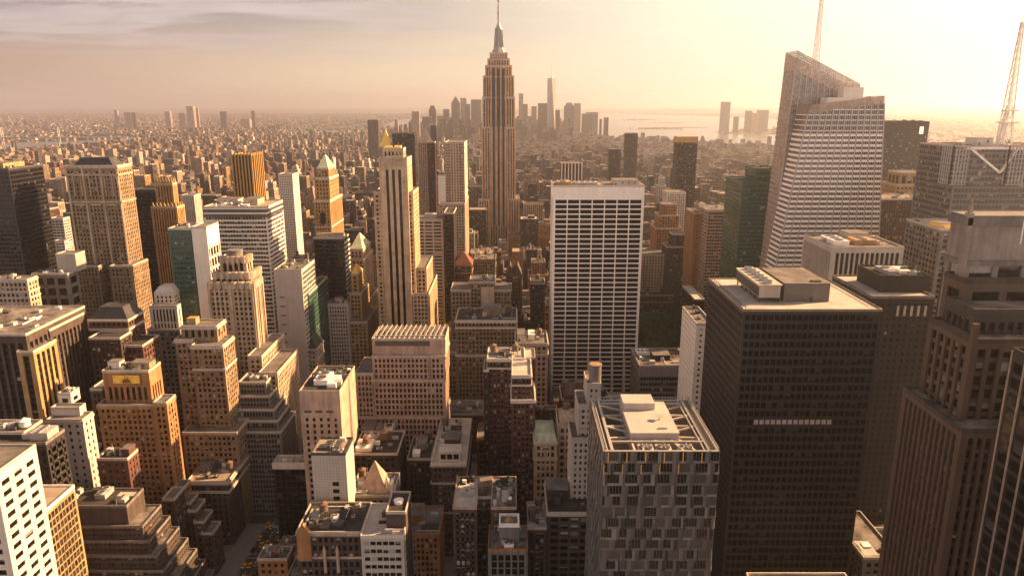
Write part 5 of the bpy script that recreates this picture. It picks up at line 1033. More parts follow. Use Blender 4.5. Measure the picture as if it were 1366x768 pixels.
B('grid_side_tower', 'office tower', 'grey grid fronted tower tucked behind the brown granite tower', 'the grey grid tower behind brown granite', T(1256, 1330, 307, 470, D=44, st=S(4.2, 3.8, .3, .3, .6, .5), w='grey_stone', roof='roof_pale'), feats=[('ph', .05, .3, .1, .4, 3, 'gilt'), ('rnd', 5)])
def conde(root, ts, rnd):
    x0, x1, y0, y1 = ts[0]['rect']; z = ts[0]['z1']
    for (a, b) in ((x0-5, x0+6), (x0+34, x0+46)):                  # open square roof frames
        mb = MB()
        for i in range(6):
            q = a+(b-a)*i/5; mb.bar((q, y0-3, z-26), (q, y0-3, z+1), .3)
        for i in range(10):
            zz = z-26+27*i/9; mb.bar((a, y0-3, zz), (b, y0-3, zz), .25); mb.bar((a, y0-3, zz), (a, y0+10, zz), .25)
        for i in range(6): mb.bar((a, y0-3+13*i/5, z-26), (a, y0-3+13*i/5, z+1), .3)
        obj('roof_frame', mb, M['grey_metal'], root)
    xb = at(1338, 192, 530)[0]; mb = MB()
    mb.bar((x0+8, y0-.5, z-1), (xb-6, y0-.5, z-18), .7); mb.bar((xb-6, y0-.5, z-18), (xb+4, y0-.5, z-1), .7); mb.bar((x0+4, y0-.6, z-1), (xb+16, y0-.6, z-1), .7)
    mb.bar((xb-4, 530, z), (xb-1, 530, z+28), .7); mb.bar((xb+6, 530, z), (xb+3, 530, z+28), .7); mb.box(xb-5, xb+7, 526, 534, z+16, z+17); mb.box(xb-3.5, xb+5.5, 527, 533, z+24, z+25)
    obj('truss', mb, M['white_paint'], root)
    x, zt = at(1362, 60, 530)
    mast(1364, 30, 530, 3.2, 'white_paint', True, zb=z)(root, ts, rnd)
B('antenna_tower', 'skyscraper', 'dark glass tower with open roof frames and a tall white lattice antenna', 'the dark tower with lattice antenna', T(1279, 1420, 196, 520, D=50, st=S(2.6, 4, .16, .34, .25, .12, gl='glass_mid', top=1), w='grey_panel', roof='roof_dark', par=.6), feats=[('ph', .3, .45, .3, .6, 5, 'white_panel'), ('rnd', 6)], extra=conde)
# --- near right
PG = S(2.7, 3.9, .40, .38, .8, .25, top=3, gl='glass_dark', blind=.18)
def granite(root, ts, rnd):
    x0, x1, y0, y1 = ts[0]['rect']; z = ts[0]['z1']
    mb = MB(); mb.box(x0-1.0, x1+1, y0-1.0, y1+.5, z-.4, z+2.0); mb.box(x0-.6, x1+1, y0-.6, y1, z+2.0, z+2.6); obj('cornice', mb, M['grey_stone'], root)
    mb = MB(); mb.box(x0-.8, x1+1, y0-.8, y1, z-13, z-11.4); obj('cornice', mb, M['grey_stone'], root)
    mb = MB(); mb.box(x0-.9, x0+.7, y0-1, y0+1, z-30, z+3.5); mb.box(x0-.5, x0+.4, y0-.6, y0+.7, z+3.5, z+5.5); mb.box(x0-.2, x0+.15, y0-.2, y0+.4, z+5.5, z+7.5); obj('corner_pier', mb, M['pale_granite'], root)
    mb = MB(); mb.bar((x0+16, y0-1.2, z-6), (x0+16, y0-1.2, z+1.4), .15); mb.bar((x0+16, y0-1.2, z+1.2), (x0+19, y0-1.2, z+1.6), .15); obj('light_bracket', mb, M['white_paint'], root)
GX = 127.0
def gt(rect, z, w='pink_granite', st=PG, **k): return dict(rect=rect, z1=z, on=k.get('on'), z0=None, st=st, w=w, roof=k.get('roof', 'roof_mix'), par=k.get('par', 1.0), cop=k.get('cop', 'brown_stone'))
B('granite_tower', 'skyscraper', 'massive brown granite tower with vertical piers and a pale curved cornice', 'the massive brown granite tower',
  gt((140, 215, 222, 231), 224, 'pale_granite', S(9, 12, .2, .2, .8, .3, top=12, gl='glass_mid')), gt((138, 215, 216, 227), 207, st=S(10, 8.5, .22, .3, .7, .3, top=3)), gt((131, 215, 198, 220), 194, st=S(3.6, 4.2, .34, .34, .8, .2)),
  gt((152, 215, 228, 252), 203, 'granite_grey'), gt((134.5, 200, 204, 219), 201, 'granite_grey'),
  gt((GX, 215, 190, 222), 170, st=S(2.6, 3.9, .40, .36, .9, .2, top=2, sp='granite_grey')), extra=chain(granite, ribs_front([.0, .28, .42, .56], 1.6, 1.3, 'pink_granite', 2, sides='n', drop=-5)), feats=[('un', .1, .4, .3, .7, 2, 'gold_brick'), ('rnd', 6)])
def fins(root, ts, rnd):
    x0, x1, y0, y1 = ts[0]['rect']; z = ts[0]['z1']
    for q in range(10):
        y = y1-.15 - q*4.65; cap(root, 'fin', 'fin_metal', lambda mb: (mb.box(x0-.35, x0+.1, y-.05, y+.05, 0, z+.5), mb.box(x0-.42, x0-.33, y-.1, y+.1, 0, z+.5)))
near_b('black_fin_tower', 'skyscraper', 'black glass tower with bright vertical metal fins cut by the edge', 'the black tower with bright fins', (118.6, 170, 120, 164), 203, GL(gl='glass_black', bay=4.65, pw=.03, pd=.1, sd=.06), 'black_metal', roof='roof_dark', cop='black_metal', extra=fins)
B('white_rim_roof', 'office building', 'building whose pale rimmed flat roof just shows at the bottom edge', 'the white rimmed roof at the bottom', T(1012, 1150, 800, 252, D=16, st=PUNCH, w='grey_panel', roof='roof_mix', cop='white_stone', par=1.3),
  extra=lambda root, ts, rnd: (cap(root, 'dome', 'white_stone', lambda mb: [mb.cyl(at(1093, 760, 258)[0], 259, ts[0]['z1']+[0, 1.4, 2.6][i], ts[0]['z1']+[1.4, 2.6, 3.2][i], [2.8, 2.5, 1.6][i], [2.5, 1.6, .3][i], 18) for i in range(3)]), cap(root, 'floodlight', 'lime_coping', lambda mb: [mb.box(at(u, 760, 262)[0]+k, at(u, 760, 262)[0]+k+.25, 262, 262.5, ts[0]['z1'], ts[0]['z1']+3.6) for u in (1040, 1102, 1141) for k in (0, .6, 1.2)])), feats=[('rnd', 4)])
B('side_wall_block', 'office building', 'low grey block with a pale parapet between the brown tower and brown granite tower', 'the low grey block with pale parapet', T(1152, 1200, 745, 300, D=40, st=PUNCH, w='grey_stone', roof='roof_mix', cop='lime_coping'), feats=[('rnd', 3)])
# --- low houses along the deep avenue
for rc, z, w, nm, lab, sh_ in (((-137, -121, 345, 356.5), 22, 'orange_brick', 'low_house', 'small orange walled house low beside the deep avenue', 'the small orange house'), ((-137, -116, 358.5, 371), 13, 'dark_brick', 'low_house', 'low dark flat roofed house behind the small orange house', 'the low dark house'), ((-137, -112, 373, 388), 8, 'grey_stone', 'low_house', 'lowest grey roofed house before the low black glass building', 'the lowest grey house'), ((-119, -103, 331, 356), 17, 'brown_brick', 'low_house', 'low brown house between the small orange house and gothic block', 'the low brown house')):
    near_b(nm, 'building', lab, sh_, rc, z, S(3.4, 4, .5, .45, .25, .13), w, roof='roof_mix', feats=[('rnd', 6), ('ph', .3, .6, .4, .7, 3, w)], group='low houses along the deep avenue')
# --- middle distance, right of the white slab
B('gold_stepped_block', 'office tower', 'golden brick apartment tower stepping up like a ziggurat', 'the golden ziggurat tower', T(884, 903, 273, 930, D=20, st=S(3.2, 3.6, .5, .45), w='orange_brick', on=1), T(879, 906, 288, 925, D=28, st=S(3.2, 3.6, .5, .45), w='orange_brick', on=2), T(875, 909, 305, 920, D=36, st=S(3.2, 3.6, .5, .45), w='orange_brick'))
B('brown_stepped_block', 'apartment tower', 'brown apartment tower with rounded steps before the golden ziggurat', 'the brown tower before the golden ziggurat', T(897, 916, 313, 880, D=20, st=PUNCH, w='brown_stone', on=1), T(890, 918, 330, 872, D=30, st=PUNCH, w='brown_stone'))
B('banded_glass_tower', 'office tower', 'tower banded in glass with sunlit left side by the dark green tower', 'the banded tower by the green one', T(944, 978, 281, 800, D=44, st=S(3, 3.8, .12, .42, .2, .45, gl='glass_mid'), w='pink_stone', roof='roof_grey'), feats=[('rnd', 6)])
B('narrow_brown_tower', 'apartment tower', 'narrow plain brown tower left of the banded tower', 'the narrow plain brown tower', T(926, 937, 285, 822, D=40, st=S(6, 3.6, .8, .6, .5, .1), w='orange_brick'))
B('white_far_slab', 'office building', 'white ribbed slab standing above the golden ziggurat', 'the white slab above the ziggurat', T(890, 915, 257, 1010, D=30, st=S(3, 3.6, .4, .4, .13, .13), w='white_panel'))
B('beige_plain_block', 'office building', 'plain beige block at the right foot of the white gridded slab', 'the plain beige block', T(857, 890, 340, 885, D=30, st=S(3.4, 3.7, .55, .5, blind=.1), w='cream_stone'))
B('park_side_block', 'office building', 'low ornate block with tall windows facing the park trees', 'the low ornate block by the park', T(853, 898, 394, 868, D=26, st=S(5, 6, .4, .35, .5, .3), w='brown_stone', roof='roof_dark'), extra=cornice([0, 8], 'tan_stone'), feats=[('rnd', 4)])
B('low_dark_block', 'office building', 'low dark slab with pale roof in front of the banded tower', 'the low dark slab with pale roof', T(927, 940, 400, 740, D=60, st=GL(), w='dark_bronze', roof='roof_pale'))
# --- distance: towers that stand out
def far(name, label, short, u0, u1, v, Y, w, st=None, **k):
    D = k.pop('D', (u1-u0)/F*Y*.8); B(name, k.pop('cat', 'skyscraper'), label, short, T(u0, u1, v, Y, D=D, st=st or S(4, 3.8, .45, .45, .4, .2), w=w, par=.8, roof=k.pop('roof', 'roof_grey')), **k)
far('striped_block', 'short black block with bright white vertical stripes above the white slab', 'the black and white striped block', 749, 777, 218, 1400, 'black_metal', GL(gl='glass_black'), extra=ribs_front([.02, .18, .34, .5, .66, .82, .98], 2.2, .8, 'white_panel', sides='n'))
far('gold_topped_tower', 'dark tower with a golden roof band left of the green glass tower', 'the gold topped dark tower', 904, 931, 184, 1250, 'dark_bronze', S(3, 3.6, .4, .4, .13, .13, blind=.5), extra=lambda root, ts, rnd: cap(root, 'gold_band', 'gold_metal', lambda mb: mb.box(ts[0]['rect'][0]-.4, ts[0]['rect'][1]+.4, ts[0]['rect'][2]-.4, ts[0]['rect'][3]+.4, ts[0]['z1']-8, ts[0]['z1']+2)))
far('slim_dark_tower', 'slim dark tower standing alone before the river', 'the slim dark tower', 835, 851, 178, 1800, 'brown_stone')
far('paired_dark_tower', 'dark blue tower with pale low neighbour left of the slim dark tower', 'the dark blue tower', 813, 828, 199, 1700, 'black_metal')
far('brown_river_tower', 'lone brown block standing before the bay', 'the lone brown block', 490, 504, 160, 3200, 'brown_brick')
far('dark_needle_slab', 'thin black slab left of the central skyscraper', 'the thin black slab', 574, 582, 167, 2300, 'black_metal')
far('pale_needle_tower', 'pale slender tower among the downtown cluster, left of the central skyscraper', 'the pale slender tower', 549, 559, 149, 4300, 'pink_stone')
B('prism_skyscraper', 'skyscraper', 'tallest downtown tower, pale tapering glass prism with needle mast', 'the tall downtown glass prism', dict(rect=(at(730, 150, 5000)[0], at(741, 150, 5000)[0], 5000, 5056), z1=415, on=None, z0=None, st=BLANK, w=None, roof='roof_grey', par=0, cop='steel'),
  extra=lambda root, ts, rnd: (cap(root, 'glass_shaft', 'glass_pale', lambda mb: wtc(mb, ts[0]['rect'], 415)), cap(root, 'mast', 'white_paint', lambda mb: (mb.cyl(sum(ts[0]['rect'][:2])/2, 5028, 415, 425, 9, 9, 12), mb.cyl(sum(ts[0]['rect'][:2])/2, 5028, 425, 495, 3.2, 1.0, 8)))))
def wtc(mb, r, z):
    x0, x1, y0, y1 = r; mx, my, hx, hy = (x0+x1)/2, (y0+y1)/2, (x1-x0)/2, (y1-y0)/2
    mb.box(x0, x1, y0, y1, 0, 55)
    vs = [(x0,y0,55),(x1,y0,55),(x1,y1,55),(x0,y1,55),(mx,my-hy,z),(mx+hx,my,z),(mx,my+hy,z),(mx-hx,my,z)]
    mb.add(vs, [(0,1,4),(1,5,4),(1,2,5),(2,6,5),(2,3,6),(3,7,6),(3,0,7),(0,4,7),(4,5,6,7)])
DT = [(563,575,156,'brown_stone','broad low'), (572,581,146,'dark_bronze','dark domed'), (591,599,146,'grey_stone','grey flat topped'), (583,592,155,'pink_stone','short pink'), (602,613,137,'brown_stone','brown pointed'), (614,622,131,'pink_stone','slender pink'), (620,627,139,'grey_stone','narrow grey'), (628,642,133,'grey_panel','tall grey'), (629,640,145,'dark_bronze','dark bronze'),
      (692,698,125,'pink_stone','tall thin pink'), (694,704,139,'grey_panel','grey stepped'), (709,716,142,'orange_brick','orange tinted'), (718,731,138,'brown_stone','wide brown'), (741,747,147,'dark_stone','dark narrow'), (753,766,142,'grey_panel','domed grey'), (766,775,138,'pink_stone','pale flat topped'), (777,790,152,'brown_brick','brown squat'), (783,798,150,'grey_stone','broad beige'), (800,803,159,'brown_stone','thin brown'), (806,812,157,'dark_bronze','small stepped')]
for i, (a, b, v, w, d) in enumerate(DT):
    nb = 'left of the central skyscraper' if a < 660 else ('left of the glass prism' if a < 730 else 'right of the glass prism')
    ex = None
    if 'pointed' in d: ex = pyr(w, 45, 2)
    elif 'dome' in d: ex = pyr(w, 26, 3, 'domed_roof', top=.25)
    far('downtown_tower', '%s downtown tower, %s' % (d, nb), 'the %s downtown tower' % d, a, b, v, 5300 + 120*((i*7) % 6), w, S(9, 8, .45, .45, .6, .3), extra=ex, group='downtown skyline towers')
for a, b, v, d, w in ((964,975,136,'tallest pale','grey_panel'), (980,986,156,'small low','brown_stone'), (996,1004,148,'slim grey','grey_stone'), (1004,1013,151,'short beige','pink_stone'), (1013,1026,147,'broad flat topped','grey_panel'), (1046,1053,151,'dark half hidden','brown_stone')):
    far('riverside_tower', '%s tower on the far bank of the river' % d, 'the %s far bank tower' % d, a, b, v, 6700, w, S(9, 8, .45, .45, .6, .3), group='towers on the far bank')
for a, b, v, d in ((248,257,142,'tallest grey'), (261,264,144,'thin'), (165,173,150,'pair-topped'), (175,180,150,'slim brown'), (219,226,149,'pale square'), (238,244,151,'small beige'), (293,301,149,'dark square'), (335,339,148,'narrow dark'), (152,156,147,'far narrow'), (320,332,159,'broad pale')):
    far('outer_borough_tower', '%s tower rising from the hazy plain beyond the east river' % d, 'the %s outer tower' % d, a, b, v, 7600, 'brown_stone' if 'brown' in d or 'dark' in d else 'pink_stone', S(9, 8, .45, .45, .6, .3), group='towers on the hazy plain', cat='apartment tower')
# ------------------------------------------------------------------ everyday blocks that fill the streets
def city_material(name, src):
    """windows in rows on the walls and mottled roofs, from world position; wall colour from the object or the mesh"""
    m, nt, p = nodes_of(name); n = nt.nodes; L = nt.links
    def mt(op, a, b=None):
        q = n.new('ShaderNodeMath'); q.operation = op
        for i, x in enumerate((a, b)):
            if x is None: continue
            if isinstance(x, (int, float)): q.inputs[i].default_value = x
            else: L.new(x, q.inputs[i])
        return q.outputs[0]
    geo = n.new('ShaderNodeNewGeometry'); ps = n.new('ShaderNodeSeparateXYZ'); L.new(geo.outputs['Position'], ps.inputs[0]); ns = n.new('ShaderNodeSeparateXYZ'); L.new(geo.outputs['Normal'], ns.inputs[0])
    sx = mt('GREATER_THAN', mt('ABSOLUTE', ns.outputs[0]), .5); up = mt('GREATER_THAN', ns.outputs[2], .5)
    uu = mt('ADD', mt('MULTIPLY', ps.outputs[1], sx), mt('MULTIPLY', ps.outputs[0], mt('SUBTRACT', 1.0, sx)))
    at_ = n.new('ShaderNodeAttribute'); at_.attribute_name = 'wall'
    if src == 'object': at_.attribute_type = 'OBJECT'
    bay = 3.4
    fu = mt('FRACT', mt('DIVIDE', uu, bay)); fv = mt('FRACT', mt('DIVIDE', ps.outputs[2], 3.5))
    win = mt('MULTIPLY', mt('MULTIPLY', mt('GREATER_THAN', fu, .26), mt('LESS_THAN', fu, .78)), mt('MULTIPLY', mt('GREATER_THAN', fv, .3), mt('LESS_THAN', fv, .82)))
    win = mt('MULTIPLY', win, mt('SUBTRACT', 1.0, up))
    wn = n.new('ShaderNodeTexWhiteNoise'); wn.noise_dimensions = '3D'; cb = n.new('ShaderNodeCombineXYZ'); L.new(mt('FLOOR', mt('DIVIDE', uu, bay)), cb.inputs[0]); L.new(mt('FLOOR', mt('DIVIDE', ps.outputs[2], 3.5)), cb.inputs[1]); L.new(mt('FLOOR', mt('DIVIDE', ps.outputs[1], 23.0)), cb.inputs[2]); L.new(cb.outputs[0], wn.inputs[0])
    gr = n.new('ShaderNodeValToRGB'); L.new(wn.outputs[0], gr.inputs[0]); e = gr.color_ramp.elements; e[0].color = (.02, .018, .017, 1); e[1].color = (.15, .12, .10, 1); e[0].position = .72; e[1].position = 1.0
    nz = n.new('ShaderNodeTexNoise'); L.new(geo.outputs['Position'], nz.inputs['Vector']); nz.inputs['Scale'].default_value = .05; nz.inputs['Detail'].default_value = 6
    sc = n.new('ShaderNodeMapRange'); L.new(nz.outputs['Fac'], sc.inputs['Value']); sc.inputs['From Min'].default_value = .3; sc.inputs['From Max'].default_value = .7; sc.inputs['To Min'].default_value = .72; sc.inputs['To Max'].default_value = 1.2
    wc = n.new('ShaderNodeVectorMath'); wc.operation = 'SCALE'; L.new(at_.outputs['Color'], wc.inputs[0]); L.new(sc.outputs[0], wc.inputs['Scale'])
    # roof tone: by whole building-sized cells, mottled
    vr = n.new('ShaderNodeTexNoise'); L.new(geo.outputs['Position'], vr.inputs['Vector']); vr.inputs['Scale'].default_value = .035; vr.inputs['Detail'].default_value = 8; vr.inputs['Roughness'].default_value = .75
    rr = n.new('ShaderNodeValToRGB'); L.new(vr.outputs['Fac'], rr.inputs[0]); e = rr.color_ramp.elements; e[0].position = .36; e[0].color = (.025, .021, .02, 1); e[1].position = .70; e[1].color = (.25, .22, .20, 1)
    m1 = n.new('ShaderNodeMix'); m1.data_type = 'RGBA'; L.new(win, m1.inputs[0]); L.new(wc.outputs[0], m1.inputs[6]); L.new(gr.outputs[0], m1.inputs[7])
    m2 = n.new('ShaderNodeMix'); m2.data_type = 'RGBA'; L.new(up, m2.inputs[0]); L.new(m1.outputs[2], m2.inputs[6]); L.new(rr.outputs[0], m2.inputs[7])
    L.new(m2.outputs[2], p.inputs['Base Color'])
    L.new(mt('SUBTRACT', .9, mt('MULTIPLY', win, .65)), p.inputs['Roughness']); p.inputs['Specular IOR Level'].default_value = .3
    M[name] = m
city_material('city_mass', 'mesh')
WALLS = [('tan_stone', 'tan', 4), ('cream_stone', 'cream', 3), ('pink_stone', 'pink stone', 3), ('grey_stone', 'grey', 2), ('brown_brick', 'brown brick', 5), ('red_brick', 'red brick', 3), ('dark_brick', 'dark brick', 2), ('gold_brick', 'ochre', 1.5), ('brown_stone', 'brown stone', 3), ('white_stone', 'white', 1.5), ('orange_brick', 'orange brick', 1)]
WCOL = dict(tan_stone=(.19,.142,.095), cream_stone=(.40,.315,.23), pink_stone=(.39,.285,.225), grey_stone=(.16,.148,.14), brown_brick=(.085,.06,.049), red_brick=(.10,.048,.038), dark_brick=(.042,.032,.028), gold_brick=(.33,.215,.10), brown_stone=(.068,.052,.045), white_stone=(.56,.50,.44), orange_brick=(.26,.14,.07))
HR = [(t['rect'], b['name']) for b in BUILDS for t in b['tiers']]
HR.append(((-138, -103, 262, 345), 'forecourt'))
def clash(r, m=1.5):
    for h, _ in HR:
        if r[0] < h[1]+m and r[1] > h[0]-m and r[2] < h[3]+m and r[3] > h[2]-m: return True
    return False
PARK = (at(850, 445, 800)[0], at(915, 445, 800)[0]+14, 716, 860)
HR.append(((PARK[0]-6, PARK[1]+6, 562, PARK[3]), 'park'))
for b in BUILDS:
    for t in b['tiers']: zdraw(t['rect'], t['zb'], t['z1'])
grnd = random.Random(11); CAND = []
def in_view(x, y, z):
    if y < 30: return False
    u, v = proj(x, y, z); return -60 < u < 1426 and v < 800
def height(x, y):
    r = grnd
    if y < 420: return r.uniform(14, 36)
    if y < 640: return r.uniform(20, 48)
    if y < 1150: return min(92, r.lognormvariate(3.6, .45)) if r.random() > .08 else r.uniform(62, 112)
    if y < 1900: return min(80, r.lognormvariate(3.45, .45)) if r.random() > .17 else r.uniform(48, 105)
    if y < 3000: return r.lognormvariate(3.15, .4) if r.random() > .11 else r.uniform(36, 82)
    if y > 4800 and -800 < x < 420 and y < 6600: return min(150, r.lognormvariate(4.0, .5))
    return r.lognormvariate(2.8, .35) if r.random() > .04 or x < -2200 else r.uniform(28, 58)
# the street grid, block by block
for a, b in zip([-3600, -3300, -3000, -2700, -2400, -2150, -1900, -1650, -1400, -1200] + AVES[:-1], [-3300, -3000, -2700, -2400, -2150, -1900, -1650, -1400, -1200, -1060] + AVES[1:]):
    for k in range(0, 82):
        y = ST0 + k*STP
        if not in_view((a+b)/2 - (120 if a < 0 else -120)*0, y+40, 0) and not in_view(a, y+70, 60) and not in_view(b, y+70, 60): continue
        for row in (0, 1):
            x = a+AVW
            while x < b-AVW-8:
                w = grnd.uniform(13, 34) if y < 1500 else (grnd.uniform(9, 28) if y < 3000 else grnd.uniform(11, 30)); w = min(w, b-AVW-x)
                if w < 8: break
                ya, yb = (y+STW, y+STP/2-1.5) if row == 0 else (y+STP/2+1.5, y+STP-STW)
                r = (x, x+w-.6, ya, yb-grnd.uniform(0, 4)); x += w
                cx, cy = (r[0]+r[1])/2, (r[2]+r[3])/2
                h = height(cx, cy)
                if not in_view(cx, cy, h) or not is_land(cx, cy): continue
                if cy < 900 and clash(r):
                    # squeeze into the half that stays free
                    q = ((r[0]+.4*(r[1]-r[0]), r[1], r[2], r[3]), (r[0], r[1]-.4*(r[1]-r[0]), r[2], r[3])); q = [z for z in q if not clash(z) and z[1]-z[0] > 6]
                    if not q: continue
                    r = q[0]
                elif clash(r, .5): continue
                CAND.append((r, h))
# beyond the rivers
for _ in range(30000):
    t = grnd.random()**.6; y = 4200+t*13500; x = grnd.uniform(-.78, .78)*y
    if -3400 < x < 1900 and y < 6900 and x > -2700-(y-4000)*.2: continue
    if not is_land(x, y) or not in_view(x, y, 0): continue
    w = grnd.uniform(9, 34)*(1+t*.8); d = grnd.uniform(10, 30)*(1+t*.6); h = grnd.lognormvariate(2.3, .4)
    if grnd.random() < .02: w = grnd.uniform(50, 130); d = grnd.uniform(40, 80); h = grnd.uniform(9, 16)
    if not is_land(x+w, y) or not is_land(x, y-d): continue
    r = (x, x+w, y, y+d)
    if clash(r): continue
    CAND.append((r, h))
# estates: clusters of look-alike brick towers
for cx, cy, n in [(grnd.uniform(-.6, .2)*q, q, grnd.randint(7, 13)) for q in (2700, 2900, 3200, 3400, 3500, 3700, 3900, 4000, 4200)] + [(grnd.uniform(-.68, .1)*q, q, grnd.randint(6, 11)) for q in (5200, 5600, 6000, 6400, 7000, 7400, 8000, 8600, 9500)]:
    h = grnd.uniform(34, 58)
    for _ in range(n):
        x, y = cx+grnd.gauss(0, 110), cy+grnd.gauss(0, 80); r = (x, x+grnd.uniform(16, 34), y, y+18)
        if is_land(x, y) and not clash(r): CAND.append((r, h*grnd.uniform(.9, 1.1)))
# which of them show most
for r, h in CAND:
    if r[2] < 2600: zdraw(r, 0, h)
VIS = []
for i, (r, h) in enumerate(CAND):
    if r[2] < 2600:
        n, u, v = zvis(r, 0, h)
        if n > 25: VIS.append((n, u, v, i))
VIS.sort(reverse=True); VIS = VIS[:170]; chosen = {q[3] for q in VIS}
ORD = ['', 'second ', 'third ', 'fourth ', 'fifth ', 'sixth ', 'seventh ', 'eighth ', 'ninth ', 'tenth ']
marks = []
for b in BUILDS:
    pn, su, sv = 0, 0.0, 0.0
    for t in b['tiers']:
        n, u, v = zvis(t['rect'], t['zb'], t['z1']); pn += n; su += n*u; sv += n*v
    if pn > 60 and 'downtown' not in b['name'] and 'outer' not in b['name'] and 'riverside' not in b['name']: marks.append((su/pn, sv/pn, b['short']))
used = {}; grel = []
def rel(u, v, k):
    m = sorted(marks, key=lambda q: (q[0]-u)**2+1.6*(q[1]-v)**2)[k]; dx, dy = u-m[0], v-m[1]
    if abs(dx) > abs(dy)*1.15: return ('right of ' if dx > 0 else 'left of ')+m[2]
    return ('beyond ' if dy < 0 else 'in front of ')+m[2]
GST = [S(2.8, 3.6, .44, .42, .25, .13, blind=.3), S(3.3, 3.7, .46, .46, .25, .13, blind=.3), S(2.4, 3.5, .42, .42, .25, .13, blind=.4), S(4.2, 4.0, .3, .35, .13, .3, blind=.25), S(3, 3.6, .45, .4, .5, .2, blind=.2)]
for n, u, v, i in VIS:
    r, h = CAND[i]; wm, wn_, _ = grnd.choices(WALLS, [q[2] for q in WALLS])[0]
    if r[2] < 520: wm, wn_, _ = grnd.choices(WALLS, [1, .6, 1, 2, 6, 4, 5, 0, 5, .3, .5])[0]
    hw = 'low' if h < 32 else ('mid-height' if h < 60 else 'tall')
    top = grnd.choice(['tank', 'ph', 'flat', 'ph', 'tank', 'flat']); tw = dict(tank='with a roof tank', ph='with a roof house', flat='with a flat roof')[top]
    w_, d_ = r[1]-r[0], r[3]-r[2]
    for k in range(0, 14):
        lab = '%s %s block %s, %s' % (hw, wn_, tw, rel(u, v, k))
        if len(lab.split()) > 16: continue
        if lab not in used: break
    used[lab] = 1
    st = grnd.choice(GST) if r[2] < 1150 else None
    feats = []
    if top == 'tank': feats.append(('tk', grnd.uniform(.25, .75), grnd.uniform(.4, .8), grnd.uniform(1.8, 2.5), 4, grnd.uniform(1.5, 3.5)))
    if top == 'ph': a = grnd.uniform(.1, .45); feats.append(('ph', a, a+grnd.uniform(.25, .45), .35, .8, grnd.uniform(3.5, 6)))
    if w_ > 9 and r[2] < 1000: feats.append(('rnd', grnd.randint(2, 5)))
    t = dict(rect=r, z1=h, on=None, z0=None, st=st or S(3.4, 3.6, .5, .35, .13, .13), w=wm, roof=grnd.choice(['roof_grey', 'roof_dark', 'roof_mix', 'roof_mix', 'roof_pale', 'roof_tan']), par=.9, cop=grnd.choice([wm, 'lime_coping', wm, 'grey_stone']))
    ex = cornice([0]+([grnd.uniform(6, 9)] if h > 30 else []), grnd.choice([wm, 'lime_coping', 'pink_stone']), .5, .7) if (r[2] < 1000 and grnd.random() < .45) else None
    ts = [t]
    if h > 45 and grnd.random() < .5 and w_ > 14:      # a set-back top
        t2 = dict(t); k = h*grnd.uniform(.12, .25); t2['rect'] = (r[0]+w_*.15, r[1]-w_*.15, r[2]+d_*.15, r[3]-d_*.1); t2['z1'] = h; t = ts[0]; t['z1'] = h-k; t2['on'] = 1; ts = [t2, t]
    b = B('city_block' if h < 60 else 'city_tower', 'building', lab, lab, *ts, feats=feats, extra=ex, group='everyday blocks between the towers'); b['generic'] = True
# the rest of the city as one mass
def mass():
    V = []; Fc = []; Cc = []
    for i, (r, h) in enumerate(CAND):
        if i in chosen: continue
        x0, x1, y0, y1 = r; wm = grnd.choices(WALLS, [q[2] for q in WALLS])[0][0]; c = WCOL[wm]; f = grnd.uniform(.5, 1.0); c = tuple(q*f for q in c)
        def bx(x0, x1, y0, y1, z0, z1):
            b0 = len(V); V.extend([(x0,y0,z0),(x1,y0,z0),(x1,y1,z0),(x0,y1,z0),(x0,y0,z1),(x1,y0,z1),(x1,y1,z1),(x0,y1,z1)])
            for q in ((0,1,5,4),(1,2,6,5),(2,3,7,6),(3,0,4,7),(4,5,6,7)): Fc.append(tuple(b0+k for k in q)); Cc.append(c)
        bx(x0, x1, y0, y1, 0, h)
        if y0 < 5000 and grnd.random() < .75:
            w, d = x1-x0, y1-y0
            for _ in range(1 if y0 > 2500 else 2):
                a = grnd.uniform(.1, .6); e = grnd.uniform(.1, .6); bx(x0+a*w, x0+min(a+grnd.uniform(.15, .35), .95)*w, y0+e*d, y0+min(e+.3, .95)*d, h-.2, h+grnd.uniform(2, 5))
    me = bpy.data.meshes.new('distant_city'); me.from_pydata(V, [], Fc); me.materials.append(M['city_mass'])
    ca = me.color_attributes.new('wall', 'FLOAT_COLOR', 'CORNER'); arr = np.ones((len(Cc)*4, 4), np.float32); arr[:, :3] = np.repeat(np.array(Cc, np.float32), 4, axis=0); ca.data.foreach_set('color', arr.ravel()); me.update()
    o = bpy.data.objects.new('distant_city', me); COL.objects.link(o); tag(o, 'mass of small buildings spreading from midtown to the hazy horizon', 'city', kind='stuff')
mass()
MORE_TANKS = dict(dormer_loft=[(.2, .8)], black_loft=[(.7, .85)], plant_roof_block=[(.25, .3)], red_stepped_tower=[(.75, .5), (.15, .5)], tan_loft_block=[(.2, .5), (.88, .6)], pink_loft=[(.75, .5)], gothic_block=[(.3, .6)], low_brick_block=[(.25, .35)], pyramid_roof_block=[(.15, .75)], mansard_block=[(.3, .5)], brown_side_block=[(.2, .6)], brown_mid_block=[(.5, .5)], chamfer_block=[(.85, .35)], corniced_tower=[(.5, .5)], park_side_block=[(.3, .5), (.7, .4)], ribbed_low_block=[(.8, .5)], arched_brick_hall=[(.2, .7), (.8, .7)], arcaded_loft=[(.5, .8)])
for b in BUILDS:
    b['feats'] = list(b['feats'])+[('tk', x, y, 2.1, 4.0, 2.2) for x, y in MORE_TANKS.get(b['name'], [])]
    build(b)
